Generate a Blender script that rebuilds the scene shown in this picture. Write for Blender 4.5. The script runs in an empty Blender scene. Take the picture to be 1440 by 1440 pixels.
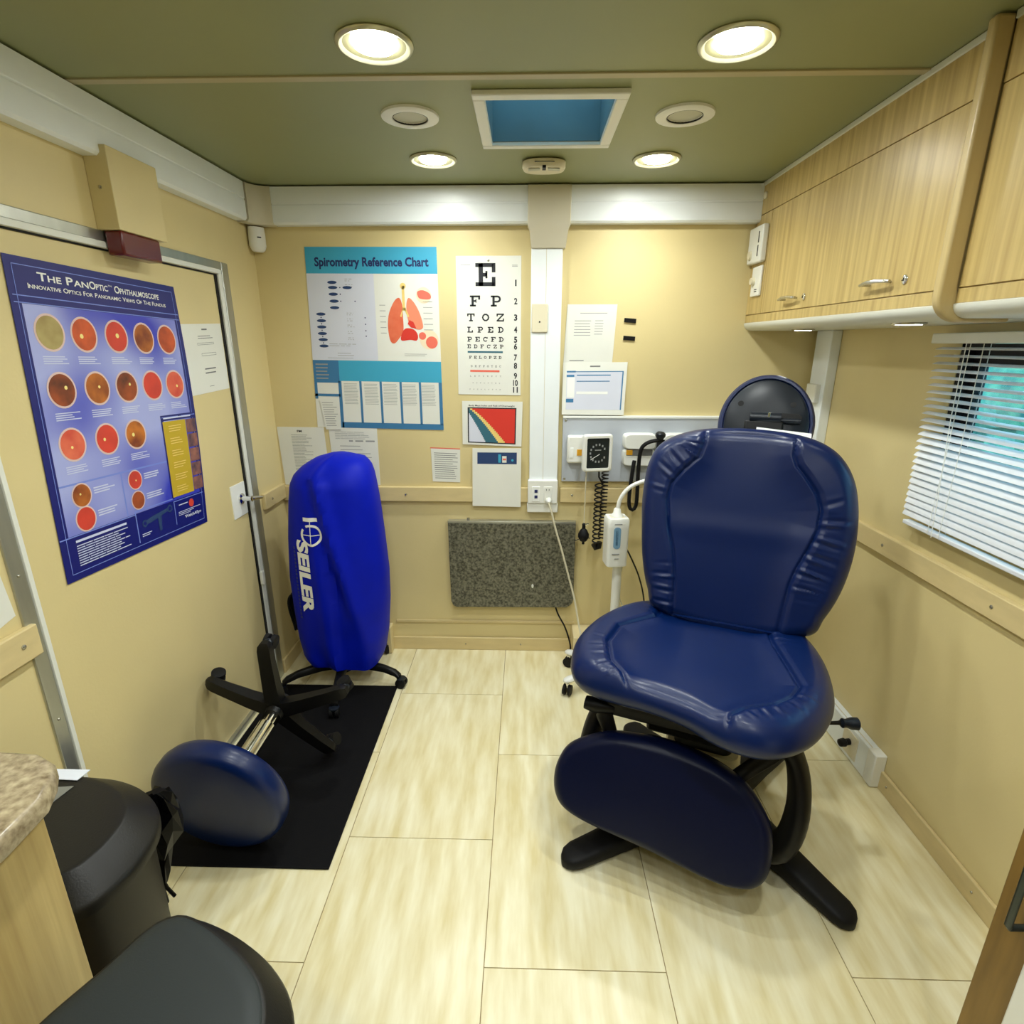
import bpy, math, random
import numpy as np
from mathutils import Vector, Matrix
random.seed(7); np.random.seed(7)
SC = bpy.context.scene; COL = SC.collection
R = math.radians
# ------------------------------------------------------------------ camera
cam = bpy.data.objects.new('camera', bpy.data.cameras.new('camera')); COL.objects.link(cam)
yaw, pit = R(-1.4614), R(16.973)
fw = Vector((math.sin(yaw)*math.cos(pit), math.cos(yaw)*math.cos(pit), -math.sin(pit)))
rt = Vector((math.cos(yaw), -math.sin(yaw), 0)); up = rt.cross(fw)
cam.matrix_world = Matrix(((rt.x, up.x, -fw.x, 0), (rt.y, up.y, -fw.y, -2.5), (rt.z, up.z, -fw.z, 1.4995), (0, 0, 0, 1)))
cam.data.sensor_width = 36; cam.data.lens = 775.35/1440*36; cam.data.clip_start = .02
SC.camera = cam
# ------------------------------------------------------------------ world and exposure
w = bpy.data.worlds.new('daylight'); SC.world = w; w.use_nodes = True
bg = w.node_tree.nodes['Background']; bg.inputs[0].default_value = (.36, .80, 1, 1); bg.inputs[1].default_value = 2.4
SC.view_settings.view_transform = 'Standard'; SC.view_settings.look = 'None'
SC.view_settings.exposure = 0.72; SC.view_settings.gamma = 1.0; SC.view_settings.use_curve_mapping = False
LAMP = 72.0         # emission strength of the downlight lenses
SPOT = 13.5         # watts of each downlight's beam
# ------------------------------------------------------------------ materials
def lin(c):
    c = [x/255 for x in c[:3]]
    return tuple([(x/12.92 if x <= .04045 else ((x+.055)/1.055)**2.4) for x in c])+(1,)
def mat(name, col, rough=.5, metal=0, var=0, scale=8, stretch=(1, 1, 1), bump=0, bscale=60, col2=None, emis=0, coat=0, spec=.5, trans=0, detail=4, contrast=.25, alpha=1):
    m = bpy.data.materials.new(name); m.use_nodes = True
    nt = m.node_tree; b = nt.nodes['Principled BSDF']
    b.inputs['Base Color'].default_value = lin(col); b.inputs['Roughness'].default_value = rough
    b.inputs['Metallic'].default_value = metal; b.inputs['Coat Weight'].default_value = coat; b.inputs['Coat Roughness'].default_value = .24
    b.inputs['Specular IOR Level'].default_value = spec; b.inputs['Transmission Weight'].default_value = trans
    b.inputs['Alpha'].default_value = alpha
    if emis: b.inputs['Emission Color'].default_value = lin(col); b.inputs['Emission Strength'].default_value = emis
    if var or col2 or bump:
        tc = nt.nodes.new('ShaderNodeTexCoord'); oi = nt.nodes.new('ShaderNodeObjectInfo')
        ad = nt.nodes.new('ShaderNodeVectorMath'); ad.operation = 'ADD'
        mu = nt.nodes.new('ShaderNodeMath'); mu.operation = 'MULTIPLY'; mu.inputs[1].default_value = 37
        nt.links.new(oi.outputs['Random'], mu.inputs[0]); nt.links.new(mu.outputs[0], ad.inputs[1])
        nt.links.new(tc.outputs['Object'], ad.inputs[0])
        mp = nt.nodes.new('ShaderNodeMapping'); mp.inputs['Scale'].default_value = stretch
        nt.links.new(ad.outputs[0], mp.inputs['Vector'])
    if var or col2:
        nz = nt.nodes.new('ShaderNodeTexNoise'); nz.inputs['Scale'].default_value = scale; nz.inputs['Detail'].default_value = detail
        nt.links.new(mp.outputs[0], nz.inputs['Vector'])
        cr = nt.nodes.new('ShaderNodeValToRGB'); c2 = col2 or [x*(1-var) for x in col]
        cr.color_ramp.elements[0].position = .5-contrast; cr.color_ramp.elements[1].position = .5+contrast
        cr.color_ramp.elements[0].color = lin(c2); cr.color_ramp.elements[1].color = lin(col)
        nt.links.new(nz.outputs['Fac'], cr.inputs[0]); nt.links.new(cr.outputs[0], b.inputs['Base Color'])
    if bump:
        n2 = nt.nodes.new('ShaderNodeTexNoise'); n2.inputs['Scale'].default_value = bscale; n2.inputs['Detail'].default_value = 3
        bp = nt.nodes.new('ShaderNodeBump'); bp.inputs['Strength'].default_value = bump; bp.inputs['Distance'].default_value = .002
        nt.links.new(mp.outputs[0], n2.inputs['Vector']); nt.links.new(n2.outputs['Fac'], bp.inputs['Height']); nt.links.new(bp.outputs[0], b.inputs['Normal'])
    return m
MT = {}
def M_(name, *a, **k):
    MT[name] = mat(name, *a, **k); return MT[name]
M_('wall_tan', (224, 207, 152), .42, var=.05, scale=2.2, bump=.15, bscale=120)
M_('rail_tan', (221, 201, 148), .4, var=.06, scale=9, stretch=(1, 1, 4))
M_('ceiling_olive', (148, 153, 106), .45, var=.06, scale=1.4)
M_('ceiling_trim', (176, 166, 128), .4)
M_('floor_tile', (240, 234, 202), .30, col2=(216, 202, 150), scale=5, stretch=(5.5, .9, 1), detail=7, contrast=.2)
M_('floor_joint', (150, 128, 82), .8)
M_('raceway_white', (242, 248, 250), .35, var=.03, scale=6)
M_('raceway_cream', (214, 208, 186), .4)
M_('aluminium', (196, 198, 190), .32, metal=.85, var=.08, scale=30, stretch=(1, 1, .2))
M_('white_metal', (228, 230, 222), .35)
M_('white_plastic', (232, 233, 226), .35)
M_('cream_plastic', (226, 218, 190), .4)
M_('black', (8, 8, 10), .45, spec=.3)
M_('black_gloss', (16, 24, 34), .38, spec=.4)
M_('black_rubber', (12, 12, 14), .6, spec=.25)
M_('wood_light', (208, 185, 122), .33, col2=(170, 144, 88), scale=4, stretch=(14, 14, .55), detail=8, contrast=.22)
M_('wood_edge', (198, 176, 122), .35, var=.08, scale=5, stretch=(9, 9, .6))
M_('wood_brown', (140, 108, 48), .4, col2=(100, 74, 28), scale=4, stretch=(7, 7, .8), detail=8, contrast=.25)
M_('grey_edge', (222, 224, 214), .35, metal=.1)
M_('granite_tan', (186, 172, 140), .25, col2=(110, 94, 70), scale=70, detail=10, contrast=.22)
M_('granite_grey', (124, 122, 104), .4, col2=(52, 52, 40), scale=95, detail=10, contrast=.16)
M_('navy_vinyl', (1, 26, 76), .37, coat=.22, spec=.28, var=.06, scale=4, bump=.12, bscale=500)
M_('navy_dark', (4, 12, 44), .40, spec=.22, bump=.1, bscale=300)
M_('cover_blue', (0, 24, 186), .5, spec=.14, var=.12, scale=5, bump=.2, bscale=30)
M_('bright_white', (240, 242, 238), .5)
M_('faint_blue', (26, 40, 130), .6)
M_('chrome', (225, 225, 225), .08, metal=1)
M_('steel', (190, 188, 176), .25, metal=.9)
M_('paper', (232, 233, 224), .6, var=.03, scale=5)
M_('paper_lilac', (216, 220, 234), .5, var=.03, scale=5)
M_('ink', (30, 32, 38), .7)
M_('ink_grey', (150, 152, 150), .7)
M_('ink_mid', (110, 112, 112), .7)
M_('ink_navy', (26, 34, 92), .7)
M_('teal', (60, 165, 200), .5)
M_('teal_dark', (58, 120, 166), .5)
M_('slate_teal', (50, 104, 122), .6)
M_('oval_blue', (34, 62, 108), .6)
M_('poster_navy', (16, 24, 112), .35)
M_('poster_blue', (58, 66, 190), .35, col2=(168, 176, 232), scale=3.2, detail=1, contrast=.14)
M_('poster_line', (120, 140, 220), .5)
M_('poster_print', (206, 212, 240), .5)
M_('gold', (196, 168, 36), .5)
M_('mat_black', (9, 9, 12), .7, spec=.15, var=.15, scale=60, bump=.3, bscale=200)
M_('blind_white', (226, 230, 236), .35)
M_('bin_black', (24, 23, 20), .42, spec=.3, bump=.15, bscale=300)
M_('bin_brown', (20, 15, 9), .5, spec=.3)
M_('bin_sheen_grey', (38, 43, 43), .5, spec=.3, bump=.1, bscale=400)  # sheen of the black lid panel painted in as a greyer tone
M_('bag_black', (3, 3, 5), .35, spec=.15)
M_('panel_grey', (186, 192, 200), .35)
M_('red_plastic', (96, 16, 18), .25, coat=.3)
M_('red', (214, 52, 38), .6)
M_('salmon', (232, 110, 90), .6)
M_('orange_red', (216, 74, 34), .6, col2=(230, 128, 92), scale=14)
M_('peach', (234, 140, 106), .6)
M_('inset_cream', (240, 222, 190), .6)
M_('yellow', (236, 206, 120), .6)
M_('frame_dark', (10, 12, 22), .6)
M_('lens_amber', (220, 160, 40), .3)
M_('screen_blue', (120, 160, 190), .3)
M_('gauge_dark', (38, 42, 40), .25)
M_('dark_glass', (40, 66, 84), .12)
M_('handle_dark', (60, 66, 62), .3, metal=.6)
M_('fan_blue', (104, 138, 152), .5, var=.2, scale=3)
M_('vent_lid', (150, 205, 230), .6, alpha=.4)
M_('speaker_grey', (196, 196, 176), .5)
M_('tape_clear', (120, 122, 116), .2)
M_('label_white', (224, 230, 242), .4)
M_('leaf', (90, 150, 120), .6, col2=(30, 80, 80), scale=9, detail=6)
M_('lamp_on', (250, 252, 246), emis=LAMP)
M_('lamp_ring', (190, 188, 160), .3, metal=.6)
M_('lamp_reflector', (150, 146, 110), .35, metal=.3)
M_('strip_on', (245, 250, 255), emis=14)
M_('glass', (235, 245, 250), 0, trans=1, spec=.5)
M_('cord_white', (214, 208, 182), .5)
M_('beige_box', (222, 206, 160), .45)
M_('shroud_beige', (198, 188, 150), .5)
def fundus(name, a, b):
    return M_(name, a, .5, col2=b, scale=16, detail=3, contrast=.2)
FUN = [fundus('fundus_tan', (186, 170, 110), (150, 128, 72)), fundus('fundus_orange', (214, 92, 42), (150, 60, 30)), fundus('fundus_red', (222, 70, 50), (196, 60, 44)),
       fundus('fundus_amber', (206, 120, 40), (120, 50, 20)), fundus('fundus_brown', (176, 82, 34), (92, 44, 22)), fundus('fundus_pink', (232, 116, 84), (204, 66, 50))]
M_('fundus_glow', (224, 196, 190), .6); M_('fundus_spot', (246, 226, 140), .5); M_('photo_skin', (170, 110, 90), .6, col2=(40, 44, 70), scale=30)
# ------------------------------------------------------------------ geometry collector
def wloc(o):
    v = Vector((0, 0, 0))
    while o: v += o.location; o = o.parent
    return v
class G:
    def __init__(s): s.v = []; s.f = []
    def add(s, vs, fs):
        n = len(s.v); s.v += [tuple(float(c) for c in p) for p in vs]; s.f += [tuple(i+n for i in f) for f in fs]; return s
    def box(s, x0, x1, y0, y1, z0, z1):
        vs = [(x, y, z) for z in (z0, z1) for y in (y0, y1) for x in (x0, x1)]
        return s.add(vs, [(0, 2, 3, 1), (4, 5, 7, 6), (0, 1, 5, 4), (2, 6, 7, 3), (0, 4, 6, 2), (1, 3, 7, 5)])
    def obox(s, c, a, b, d):   # centre and three half-axis vectors
        c, a, b, d = map(Vector, (c, a, b, d))
        vs = [c+i*a+j*b+k*d for k in (-1, 1) for j in (-1, 1) for i in (-1, 1)]
        return s.add(vs, [(0, 2, 3, 1), (4, 5, 7, 6), (0, 1, 5, 4), (2, 6, 7, 3), (0, 4, 6, 2), (1, 3, 7, 5)])
    def loft(s, rings, caps=True, close=True):
        n = len(rings[0]); vs = [p for r in rings for p in r]; fs = []
        for i in range(len(rings)-1):
            for j in range(n if close else n-1):
                k = (j+1) % n; fs.append((i*n+j, i*n+k, (i+1)*n+k, (i+1)*n+j))
        if caps: fs += [tuple(range(n))[::-1], tuple(range((len(rings)-1)*n, len(rings)*n))]
        return s.add(vs, fs)
    def tube(s, pts, r, n=10, caps=True):
        pts = [Vector(p) for p in pts]; m = len(pts); rs = r if isinstance(r, (list, tuple)) else [r]*m
        t0 = (pts[1]-pts[0]).normalized(); a = t0.orthogonal().normalized(); rings = []
        for i, p in enumerate(pts):
            t = (pts[min(i+1, m-1)]-pts[max(i-1, 0)]).normalized()
            a = (a-t*a.dot(t)).normalized(); b = t.cross(a)
            rings.append([p+rs[i]*(math.cos(2*math.pi*k/n)*a+math.sin(2*math.pi*k/n)*b) for k in range(n)])
        return s.loft(rings, caps)
    def lathe(s, prof, o, ax=(0, 0, 1), n=32, caps=True):
        o = Vector(o); ax = Vector(ax).normalized(); a = ax.orthogonal().normalized(); b = ax.cross(a)
        return s.loft([[o+ax*h+r*(math.cos(2*math.pi*k/n)*a+math.sin(2*math.pi*k/n)*b) for k in range(n)] for r, h in prof], caps)
    def prism(s, poly, vec):
        vec = Vector(vec); return s.loft([[Vector(p) for p in poly], [Vector(p)+vec for p in poly]])
    def ell(s, c, rx, ry, rz, n=16, m=10):
        rings = []
        for i in range(1, m):
            t = math.pi*i/m
            rings.append([(c[0]+rx*math.sin(t)*math.cos(2*math.pi*k/n), c[1]+ry*math.sin(t)*math.sin(2*math.pi*k/n), c[2]-rz*math.cos(t)) for k in range(n)])
        return s.loft(rings)
    def build(s, name, m, parent=None, bevel=0, smooth=True, seg=2, origin=None):
        me = bpy.data.meshes.new(name)
        V = np.array(s.v)
        if parent is not None: off = np.array(wloc(parent)); loc = (0, 0, 0)
        else:
            off = np.array(origin) if origin is not None else np.array([(V[:, 0].min()+V[:, 0].max())/2, (V[:, 1].min()+V[:, 1].max())/2, V[:, 2].min()]); loc = tuple(off)
        me.from_pydata([tuple(p) for p in (V-off)], [], s.f)
        me.materials.append(MT[m] if isinstance(m, str) else m)
        if smooth:
            me.polygons.foreach_set('use_smooth', [True]*len(me.polygons)); me.set_sharp_from_angle(angle=R(42))
        me.update()
        o = bpy.data.objects.new(name, me); COL.objects.link(o); o.location = loc
        if parent is not None: o.parent = parent
        if bevel:
            b = o.modifiers.new('bevel', 'BEVEL'); b.width = bevel; b.segments = seg; b.limit_method = 'ANGLE'; b.angle_limit = R(40)
        return o
def tag(o, label, cat, group=None, kind=None):
    o['label'] = label; o['category'] = cat
    if group: o['group'] = group
    if kind: o['kind'] = kind
    return o
def thing(name, label, cat, loc=(0, 0, 0), group=None):
    o = bpy.data.objects.new(name, None); COL.objects.link(o); o.location = loc; o.empty_display_size = .05
    return tag(o, label, cat, group)
def struct(o, label, cat='wall'):
    o['label'] = label; o['category'] = cat; o['kind'] = 'structure'; return o
def box(name, m, b, parent=None, bevel=0, **k): return G().box(*b).build(name, m, parent, bevel, **k)
def dup(root, loc, label=None):
    r = root.copy(); COL.objects.link(r); r.location = loc
    if label: r['label'] = label
    for ch in list(root.children):
        c = ch.copy(); COL.objects.link(c); c.parent = r
        for g in ch.children:
            d = g.copy(); COL.objects.link(d); d.parent = c
    return r
def cat_rom(pts, n, closed=True):
    P = np.array(pts, float); m = len(P); out = []
    rng = range(m if closed else m-1)
    for i in rng:
        p0, p1, p2, p3 = (P[(i-1) % m], P[i], P[(i+1) % m], P[(i+2) % m]) if closed else (P[max(i-1, 0)], P[i], P[i+1], P[min(i+2, m-1)])
        for t in np.linspace(0, 1, 12, endpoint=False):
            out.append(.5*((2*p1)+(-p0+p2)*t+(2*p0-5*p1+4*p2-p3)*t*t+(-p0+3*p1-3*p2+p3)*t**3))
    if not closed: out.append(P[-1])
    out = np.array(out)
    if closed: out = np.vstack([out, out[:1]])
    d = np.r_[0, np.cumsum(np.linalg.norm(np.diff(out, axis=0), axis=1))]
    s = np.linspace(0, d[-1], n+1 if closed else n)
    r = np.array([np.interp(s, d, out[:, k]) for k in range(out.shape[1])]).T
    return r[:-1] if closed else r
def screw(parent, p, nrm, r=.005):
    G().lathe([(r, 0), (r*.9, .002), (r*.4, .0035)], p, nrm, 10).build('screw', 'steel', parent)

# ================================================================== ROOM SHELL
XL, XR, YB, YF, H = -1.145, 1.26, 0.0, -4.6, 2.104
fl = struct(box('floor', 'floor_joint', (XL-.1, XR+.1, YF-.1, YB+.1, -.08, -.0025)), 'pale travertine look plank tile floor with thin dark joints', 'floor')
xj = [XL, -1.008, -.552, -.096, .360, .816, XR]
off = {0: -.386, 1: -.759, 2: -.386, 3: -.759, 4: -.386, 5: -.759}
for ci in range(6):
    x0, x1 = xj[ci]+.0012, xj[ci+1]-.0012
    if x1-x0 < .005: continue
    ys = [YB]+[off[ci]-.752*k for k in range(7) if off[ci]-.752*k > YF]+[YF]
    for a, b in zip(ys, ys[1:]):
        if a-b < .01: continue
        g = G().box(x0, x1, b+.0012, a-.0012, -.012, 0)
        o = g.build('tile', 'floor_tile', None, smooth=False); o.parent = fl; o.location = o.location-fl.location
vx0, vx1, vy0, vy1 = -.143, .254, -.890, -.490
g = G(); g.box(XL-.1, vx0+.03, YF-.1, YB+.1, H, H+.08); g.box(vx1-.03, XR+.1, YF-.1, YB+.1, H, H+.08)
g.box(vx0+.03, vx1-.03, YF-.1, vy0+.03, H, H+.08); g.box(vx0+.03, vx1-.03, vy1-.03, YB+.1, H, H+.08)
ce = struct(g.build('ceiling', 'ceiling_olive', smooth=False), 'dull olive grey ceiling panels lit from recessed downlights', 'ceiling')
box('seam_strip', 'ceiling_trim', (XL, .925, -.972, -.946, H-.004, H+.01), ce, .0015)
box('seam_strip', 'ceiling_trim', (XL, .925, -2.19, -2.164, H-.004, H+.01), ce, .0015)
wb = struct(box('wall_back', 'wall_tan', (XL-.1, XR+.1, YB, YB+.06, -.05, H+.02)), 'tan laminate back wall covered with charts and papers', 'wall')
wf = struct(box('wall_front', 'wood_brown', (XL-.1, XR+.1, YF-.06, YF, -.05, H+.02)), 'unseen wall behind the viewer, made brown to cut bounced light', 'wall')  # out of view; brown wood chosen to reduce bounce light
# left wall: the door opening is left in it
g = G(); g.box(XL-.06, XL, -.30, YB+.06, -.05, H+.02); g.box(XL-.06, XL, YF-.06, -1.40, -.05, H+.02); g.box(XL-.06, XL, -1.40, -.30, 1.77, H+.02)
wl = struct(g.build('wall_left', 'wall_tan', smooth=False), 'tan laminate left wall around the metal framed door', 'wall')
WY0, WY1, WZ0, WZ1 = -1.62, -.80, .975, 1.50
g = G(); g.box(XR, XR+.07, WY1, YB+.06, -.05, H+.02); g.box(XR, XR+.07, YF-.06, WY0, -.05, H+.02)
g.box(XR, XR+.07, WY0, WY1, -.05, WZ0); g.box(XR, XR+.07, WY0, WY1, WZ1, H+.02)
wr = struct(g.build('wall_right', 'wall_tan', smooth=False), 'tan laminate right wall under the overhead cabinets', 'wall')
# baseboards with a pale top edge
def bb(name, b, label):
    o = struct(box(name, 'rail_tan', b, None, .003), label, 'baseboard'); return o
b1 = bb('baseboard_back', (XL, XR, -.012, 0, 0, .07), 'tan baseboard along the back wall')
for x in (-.30, -.02): screw(b1, (x, -.012, .035), (0, -1, 0), .004)
b2 = bb('baseboard_right', (XR-.012, XR, YF, 0, 0, .072), 'tan baseboard along the right wall with small screws')
for y in (-.93, -1.31): screw(b2, (XR-.012, y, .04), (-1, 0, 0), .004)
b3 = bb('baseboard_left', (XL, XL+.012, -.24, 0, 0, .07), 'short tan baseboard on the left wall beside the door')
b4 = bb('baseboard_left', (XL, XL+.012, YF, -1.44, 0, .07), 'tan baseboard on the left wall beyond the door')
# rub rails
def rail(name, b, lab, scr, nrm):
    o = struct(box(name, 'rail_tan', b, None, .003), lab, 'wall rail')
    for p in scr: screw(o, p, nrm, .006)
rail('trim_1', (XL, .02, -.02, 0, .790, .860), 'tan horizontal rub rail on the back wall left of the raceway', [(-1.075, -.02, .825), (-.56, -.02, .824)], (0, -1, 0))
rail('trim_2', (.16, XR, -.02, 0, .790, .860), 'tan horizontal rub rail on the back wall right of the raceway', [(.215, -.02, .825), (.75, -.02, .825)], (0, -1, 0))
rail('trim_3', (XR-.02, XR, YF, -.02, .795, .866), 'long tan horizontal rub rail under the window', [(XR-.02, -.67, .83), (XR-.02, -1.14, .83), (XR-.02, -.2, .83)], (-1, 0, 0))
rail('trim_4', (XL, XL+.018, -.225, -.02, .806, .876), 'short tan rub rail on the left wall between door and corner', [(XL+.018, -.16, .84)], (1, 0, 0))
rail('trim_5', (XL, XL+.018, YF, -1.385, .806, .882), 'tan rub rail on the left wall ending at the door frame', [(XL+.018, -1.43, .846)], (1, 0, 0))
# pale wainscot seam under back rail
struct(box('trim_6', 'rail_tan', (-.65, .25, -.008, 0, .150, .166), None, .003), 'faint tan strip just above the back baseboard', 'wall strip')
# perimeter raceway (crown)
def crown_profile(d0, d1, zb=1.962):   # list of (distance from wall, z)
    return [(0, H-.006), (d1, H-.006), (d1, zb+.078), (d1-.0025, zb+.076), (d1-.0025, zb+.072), (d1, zb+.070), (d1, zb+.008), (d1-.008, zb), (0, zb)]
cr = crown_profile(0, .046)
o = G().loft([[(x, -d, z) for d, z in cr] for x in (-1.03, .000)]).build('trim_7', 'raceway_white'); struct(o, 'white perimeter raceway along the back wall left of the centre cover', 'raceway')
o = G().loft([[(x, -d, z) for d, z in cr] for x in (.172, .925)]).build('trim_8', 'raceway_white'); struct(o, 'white perimeter raceway along the back wall right of the centre cover', 'raceway')
o = G().loft([[(XL+d, y, z) for d, z in cr] for y in (YF, -.125)]).build('trim_9', 'raceway_white'); struct(o, 'white perimeter raceway running along the left wall under the ceiling', 'raceway')
# rounded elbow
g = G(); rings = []
for k in range(9):
    a = R(90)*k/8; cx, cy = XL+.115, -.115
    rings.append([(cx-(.115-d-.001)*math.cos(a), cy+(.115-d-.001)*math.sin(a), z) for d, z in [(0, H-.005), (.048, H-.005), (.048, 1.97), (.04, 1.96), (0, 1.96)]])
struct(g.loft(rings).build('trim_10', 'raceway_cream'), 'cream curved raceway elbow in the back left ceiling corner', 'raceway')
# drop down raceway with cover
dr = thing('vertical_raceway', 'white vertical cable raceway down the back wall right of the eye chart', 'raceway', (.08, 0, .755))
g = G(); pr = [(.0, 2.098, .056), (.0, 1.985, .060), (.0, 1.955, .060), (.008, 1.94, .058), (.016, 1.872, .030)]
g.loft([[(x0+(0), 0, z), (.172-x0, 0, z), (.172-x0, -d, z), (x0, -d, z)] for x0, z, d in pr][::-1])
g.build('tee_cover', 'raceway_cream', dr, .003)
g = G().box(.016, .145, -.024, 0, .755, 1.873); g.build('duct', 'raceway_white', dr, .002)
box('seam_line', 'raceway_cream', (.078, .080, -.0246, -.0235, .885, 1.872), dr)
sw = box('switch_plate', 'cream_plastic', (.020, .088, -.030, -.023, 1.545, 1.661), dr, .003)
box('toggle_socket', 'black', (.051, .057, -.031, -.0295, 1.585, 1.591), sw)
box('outlet_box', 'white_plastic', (.010, .147, -.040, 0, .790, .900), dr, .003)
box('box_lip', 'white_plastic', (.007, .150, -.034, 0, .745, .790), dr, .004)
dp = box('data_plate', 'bright_white', (.030, .066, -.043, -.039, .800, .872), dr, .002)
box('data_jack', 'ink_navy', (.041, .055, -.0445, -.0425, .843, .857), dp); box('data_jack', 'ink_navy', (.041, .055, -.0445, -.0425, .816, .830), dp)
op = box('outlet_plate', 'white_plastic', (.084, .122, -.043, -.039, .800, .872), dr, .002)
for x in (.096, .108): box('socket_slot', 'ink', (x-.0012, x+.0012, -.0440, -.0425, .853, .861), op)
# corner raceway at the back right
g = G().box(XR-.042, XR, -.158, -.035, .02, 1.552); o = g.build('corner_raceway', 'raceway_white', None, .004)
tag(o, 'white vertical raceway in the back right corner below the cabinets', 'raceway')
box('junction_box', 'white_plastic', (XR-.062, XR-.04, -.135, -.055, 1.262, 1.338), o, .004)
# low raceway on right wall
o = thing('floor_raceway', 'white low raceway box at the foot of the right wall beside the chair', 'raceway', (1.241, -.45, 0))
box('duct', 'raceway_white', (1.222, XR-.0005, -.886, -.165, .003, .132), o, .003)
box('end_cap', 'white_plastic', (1.219, XR-.0005, -.892, -.846, .003, .134), o, .004)
box('lid_groove', 'raceway_cream', (1.233, 1.236, -.845, -.166, .1315, .1335), o)
box('outlet_face', 'cream_plastic', (1.219, 1.224, -.79, -.70, .02, .115), o, .002)

# ================================================================== DOOR on left wall
dr1 = struct(box('door_1', 'wall_tan', (XL-.045, XL-.006, -1.352, -.338, .02, 1.742), None, .002), 'tan flush door in a metal frame on the left wall', 'door')
g = G().box(XL-.05, XL+.006, -.298, -.250, 0, 1.79); g.box(XL-.05, XL+.006, -1.402, -1.366, 0, 1.79); g.box(XL-.05, XL+.006, -1.366, -.298, 1.762, 1.79)
fr = g.build('door_frame', 'aluminium', dr1, .002)
g = G().box(XL-.05, XL+.003, -.323, -.298, .02, 1.762); g.box(XL-.05, XL+.010, -1.366, -1.354, .02, 1.762); g.box(XL-.05, XL+.010, -1.354, -.323, 1.746, 1.762)
g.build('frame_lip', 'white_metal', dr1, .001)
g = G(); g.box(XL-.05, XL-.003, -.3400, -.3225, .024, 1.747); g.box(XL-.05, XL-.004, -1.352, -.3400, 1.7415, 1.747); g.build('door_gap_strip', 'black', dr1)  # near-flush black strip paints the shade of the gap around the door
box('door_sill', 'aluminium', (XL-.05, XL+.012, -1.36, -.30, 0, .022), dr1, .003)
box('lock_plate', 'bright_white', (XL-.007, XL-.002, -.452, -.345, .832, .965), dr1, .001)
g = G().lathe([(.022, 0), (.022, .006), (.011, .010), (.009, .040), (.012, .046)], (XL-.003, -.385, .902), (1, 0, 0), 20)
g.tube([(XL+.038, -.385, .902), (XL+.042, -.35, .896), (XL+.040, -.30, .884)], [.010, .009, .007], 10)
g.build('door_handle', 'chrome', dr1)
box('strike_bolt', 'white_metal', (XL-.0, XL+.014, -.335, -.315, .50, .56), dr1, .003)
for z in (.62, 1.0, 1.4): screw(fr, (XL+.006, -1.385, z), (1, 0, 0), .004)
# closer box over the door
cb = thing('door_closer_cover', 'tan boxed cover with dark red lens fixed above the door', 'box', (-1.11, -.80, 1.728))
box('housing', 'wall_tan', (XL, -1.083, -.906, -.702, 1.790, 1.988), cb, .002)
screw(cb, (-1.115, -.906, 1.89), (0, -1, 0), .005)
box('red_lens', 'red_plastic', (XL+.012, -1.086, -.900, -.735, 1.728, 1.790), cb, .006)
# motion sensor
ms = thing('motion_sensor', 'small white motion sensor in the upper back left corner', 'sensor', (-1.12, -.04, 1.86))
cx, cy = -1.112, -.030
ring = []
for z, s_ in ((1.862, .55), (1.868, .8), (1.885, 1), (1.93, 1), (1.955, .95)):
    ring.append([(cx+.034*s_*math.cos(t)*.7071+.022*s_*math.sin(t)*(-.7071)*-1, cy+.034*s_*math.cos(t)*.7071-.022*s_*math.sin(t)*.7071*1, z) for t in [2*math.pi*k/20 for k in range(20)]])
G().loft(ring).build('sensor_body', 'white_plastic', ms)
G().obox((cx+.0165, cy-.0165, 1.915), (.005, .005, 0), (.002, -.002, 0), (0, 0, .0022)).build('sensor_eye', 'black', ms)

# ================================================================== WINDOW and blind
wi = thing('window_1', 'trailer window with dark frame behind the white blind', 'window', (XR+.05, -1.2, .975)); wi['kind'] = 'structure'
g = G()
g.box(XR+.002, XR+.07, WY1-.012, WY1-.0005, WZ0, WZ1); g.box(XR+.002, XR+.07, WY0, WY0+.012, WZ0, WZ1); g.box(XR+.002, XR+.07, WY0, WY1, WZ1-.012, WZ1-.0005); g.box(XR+.002, XR+.07, WY0, WY1, WZ0+.0005, WZ0+.012)
g.box(XR+.035, XR+.065, -.836, WY1-.012, WZ0, WZ1); g.box(XR+.035, XR+.065, WY0+.012, -1.585, WZ0, WZ1); g.box(XR+.035, XR+.065, -1.585, -.836, 1.442, WZ1-.012); g.box(XR+.035, XR+.065, -1.585, -.836, WZ0+.012, 1.02)
g.build('window_frame', 'frame_dark', wi)
box('pane', 'glass', (XR+.048, XR+.052, -1.585, -.836, 1.02, 1.442), wi)
hd = G()
for i in range(620):
    y = random.uniform(-7, 7); z = random.uniform(-1.2, 2.0)+.35*math.sin(y*2); r = random.uniform(.16, .4)
    c = Vector((random.uniform(4.4, 5.2), y, z)); n = 7; ring = []
    for k in range(1, 5):
        t = math.pi*k/5; ring.append([c+r*random.uniform(.75, 1.2)*Vector((math.sin(t)*math.cos(2*math.pi*j/n), math.sin(t)*math.sin(2*math.pi*j/n), math.cos(t))) for j in range(n)])
    hd.loft(ring)
o = hd.build('hedge', 'leaf', smooth=False); tag(o, 'leafy green hedge seen outside through the window', 'hedge', kind='stuff')
bl = thing('window_blind', 'white horizontal mini blind with thin slats over the right window', 'blind', (1.225, -1.2, .945))
BY0, BY1 = -1.66, -.762
hr = box('headrail', 'white_metal', (1.205, 1.243, BY0, -.748, 1.500, 1.529), bl, .003)
box('bottom_rail', 'blind_white', (1.212, 1.238, BY0, -.780, .948, .962), bl, .003)
ns = 25; pitch = (1.490-.968)/ns
sl0 = None
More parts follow.
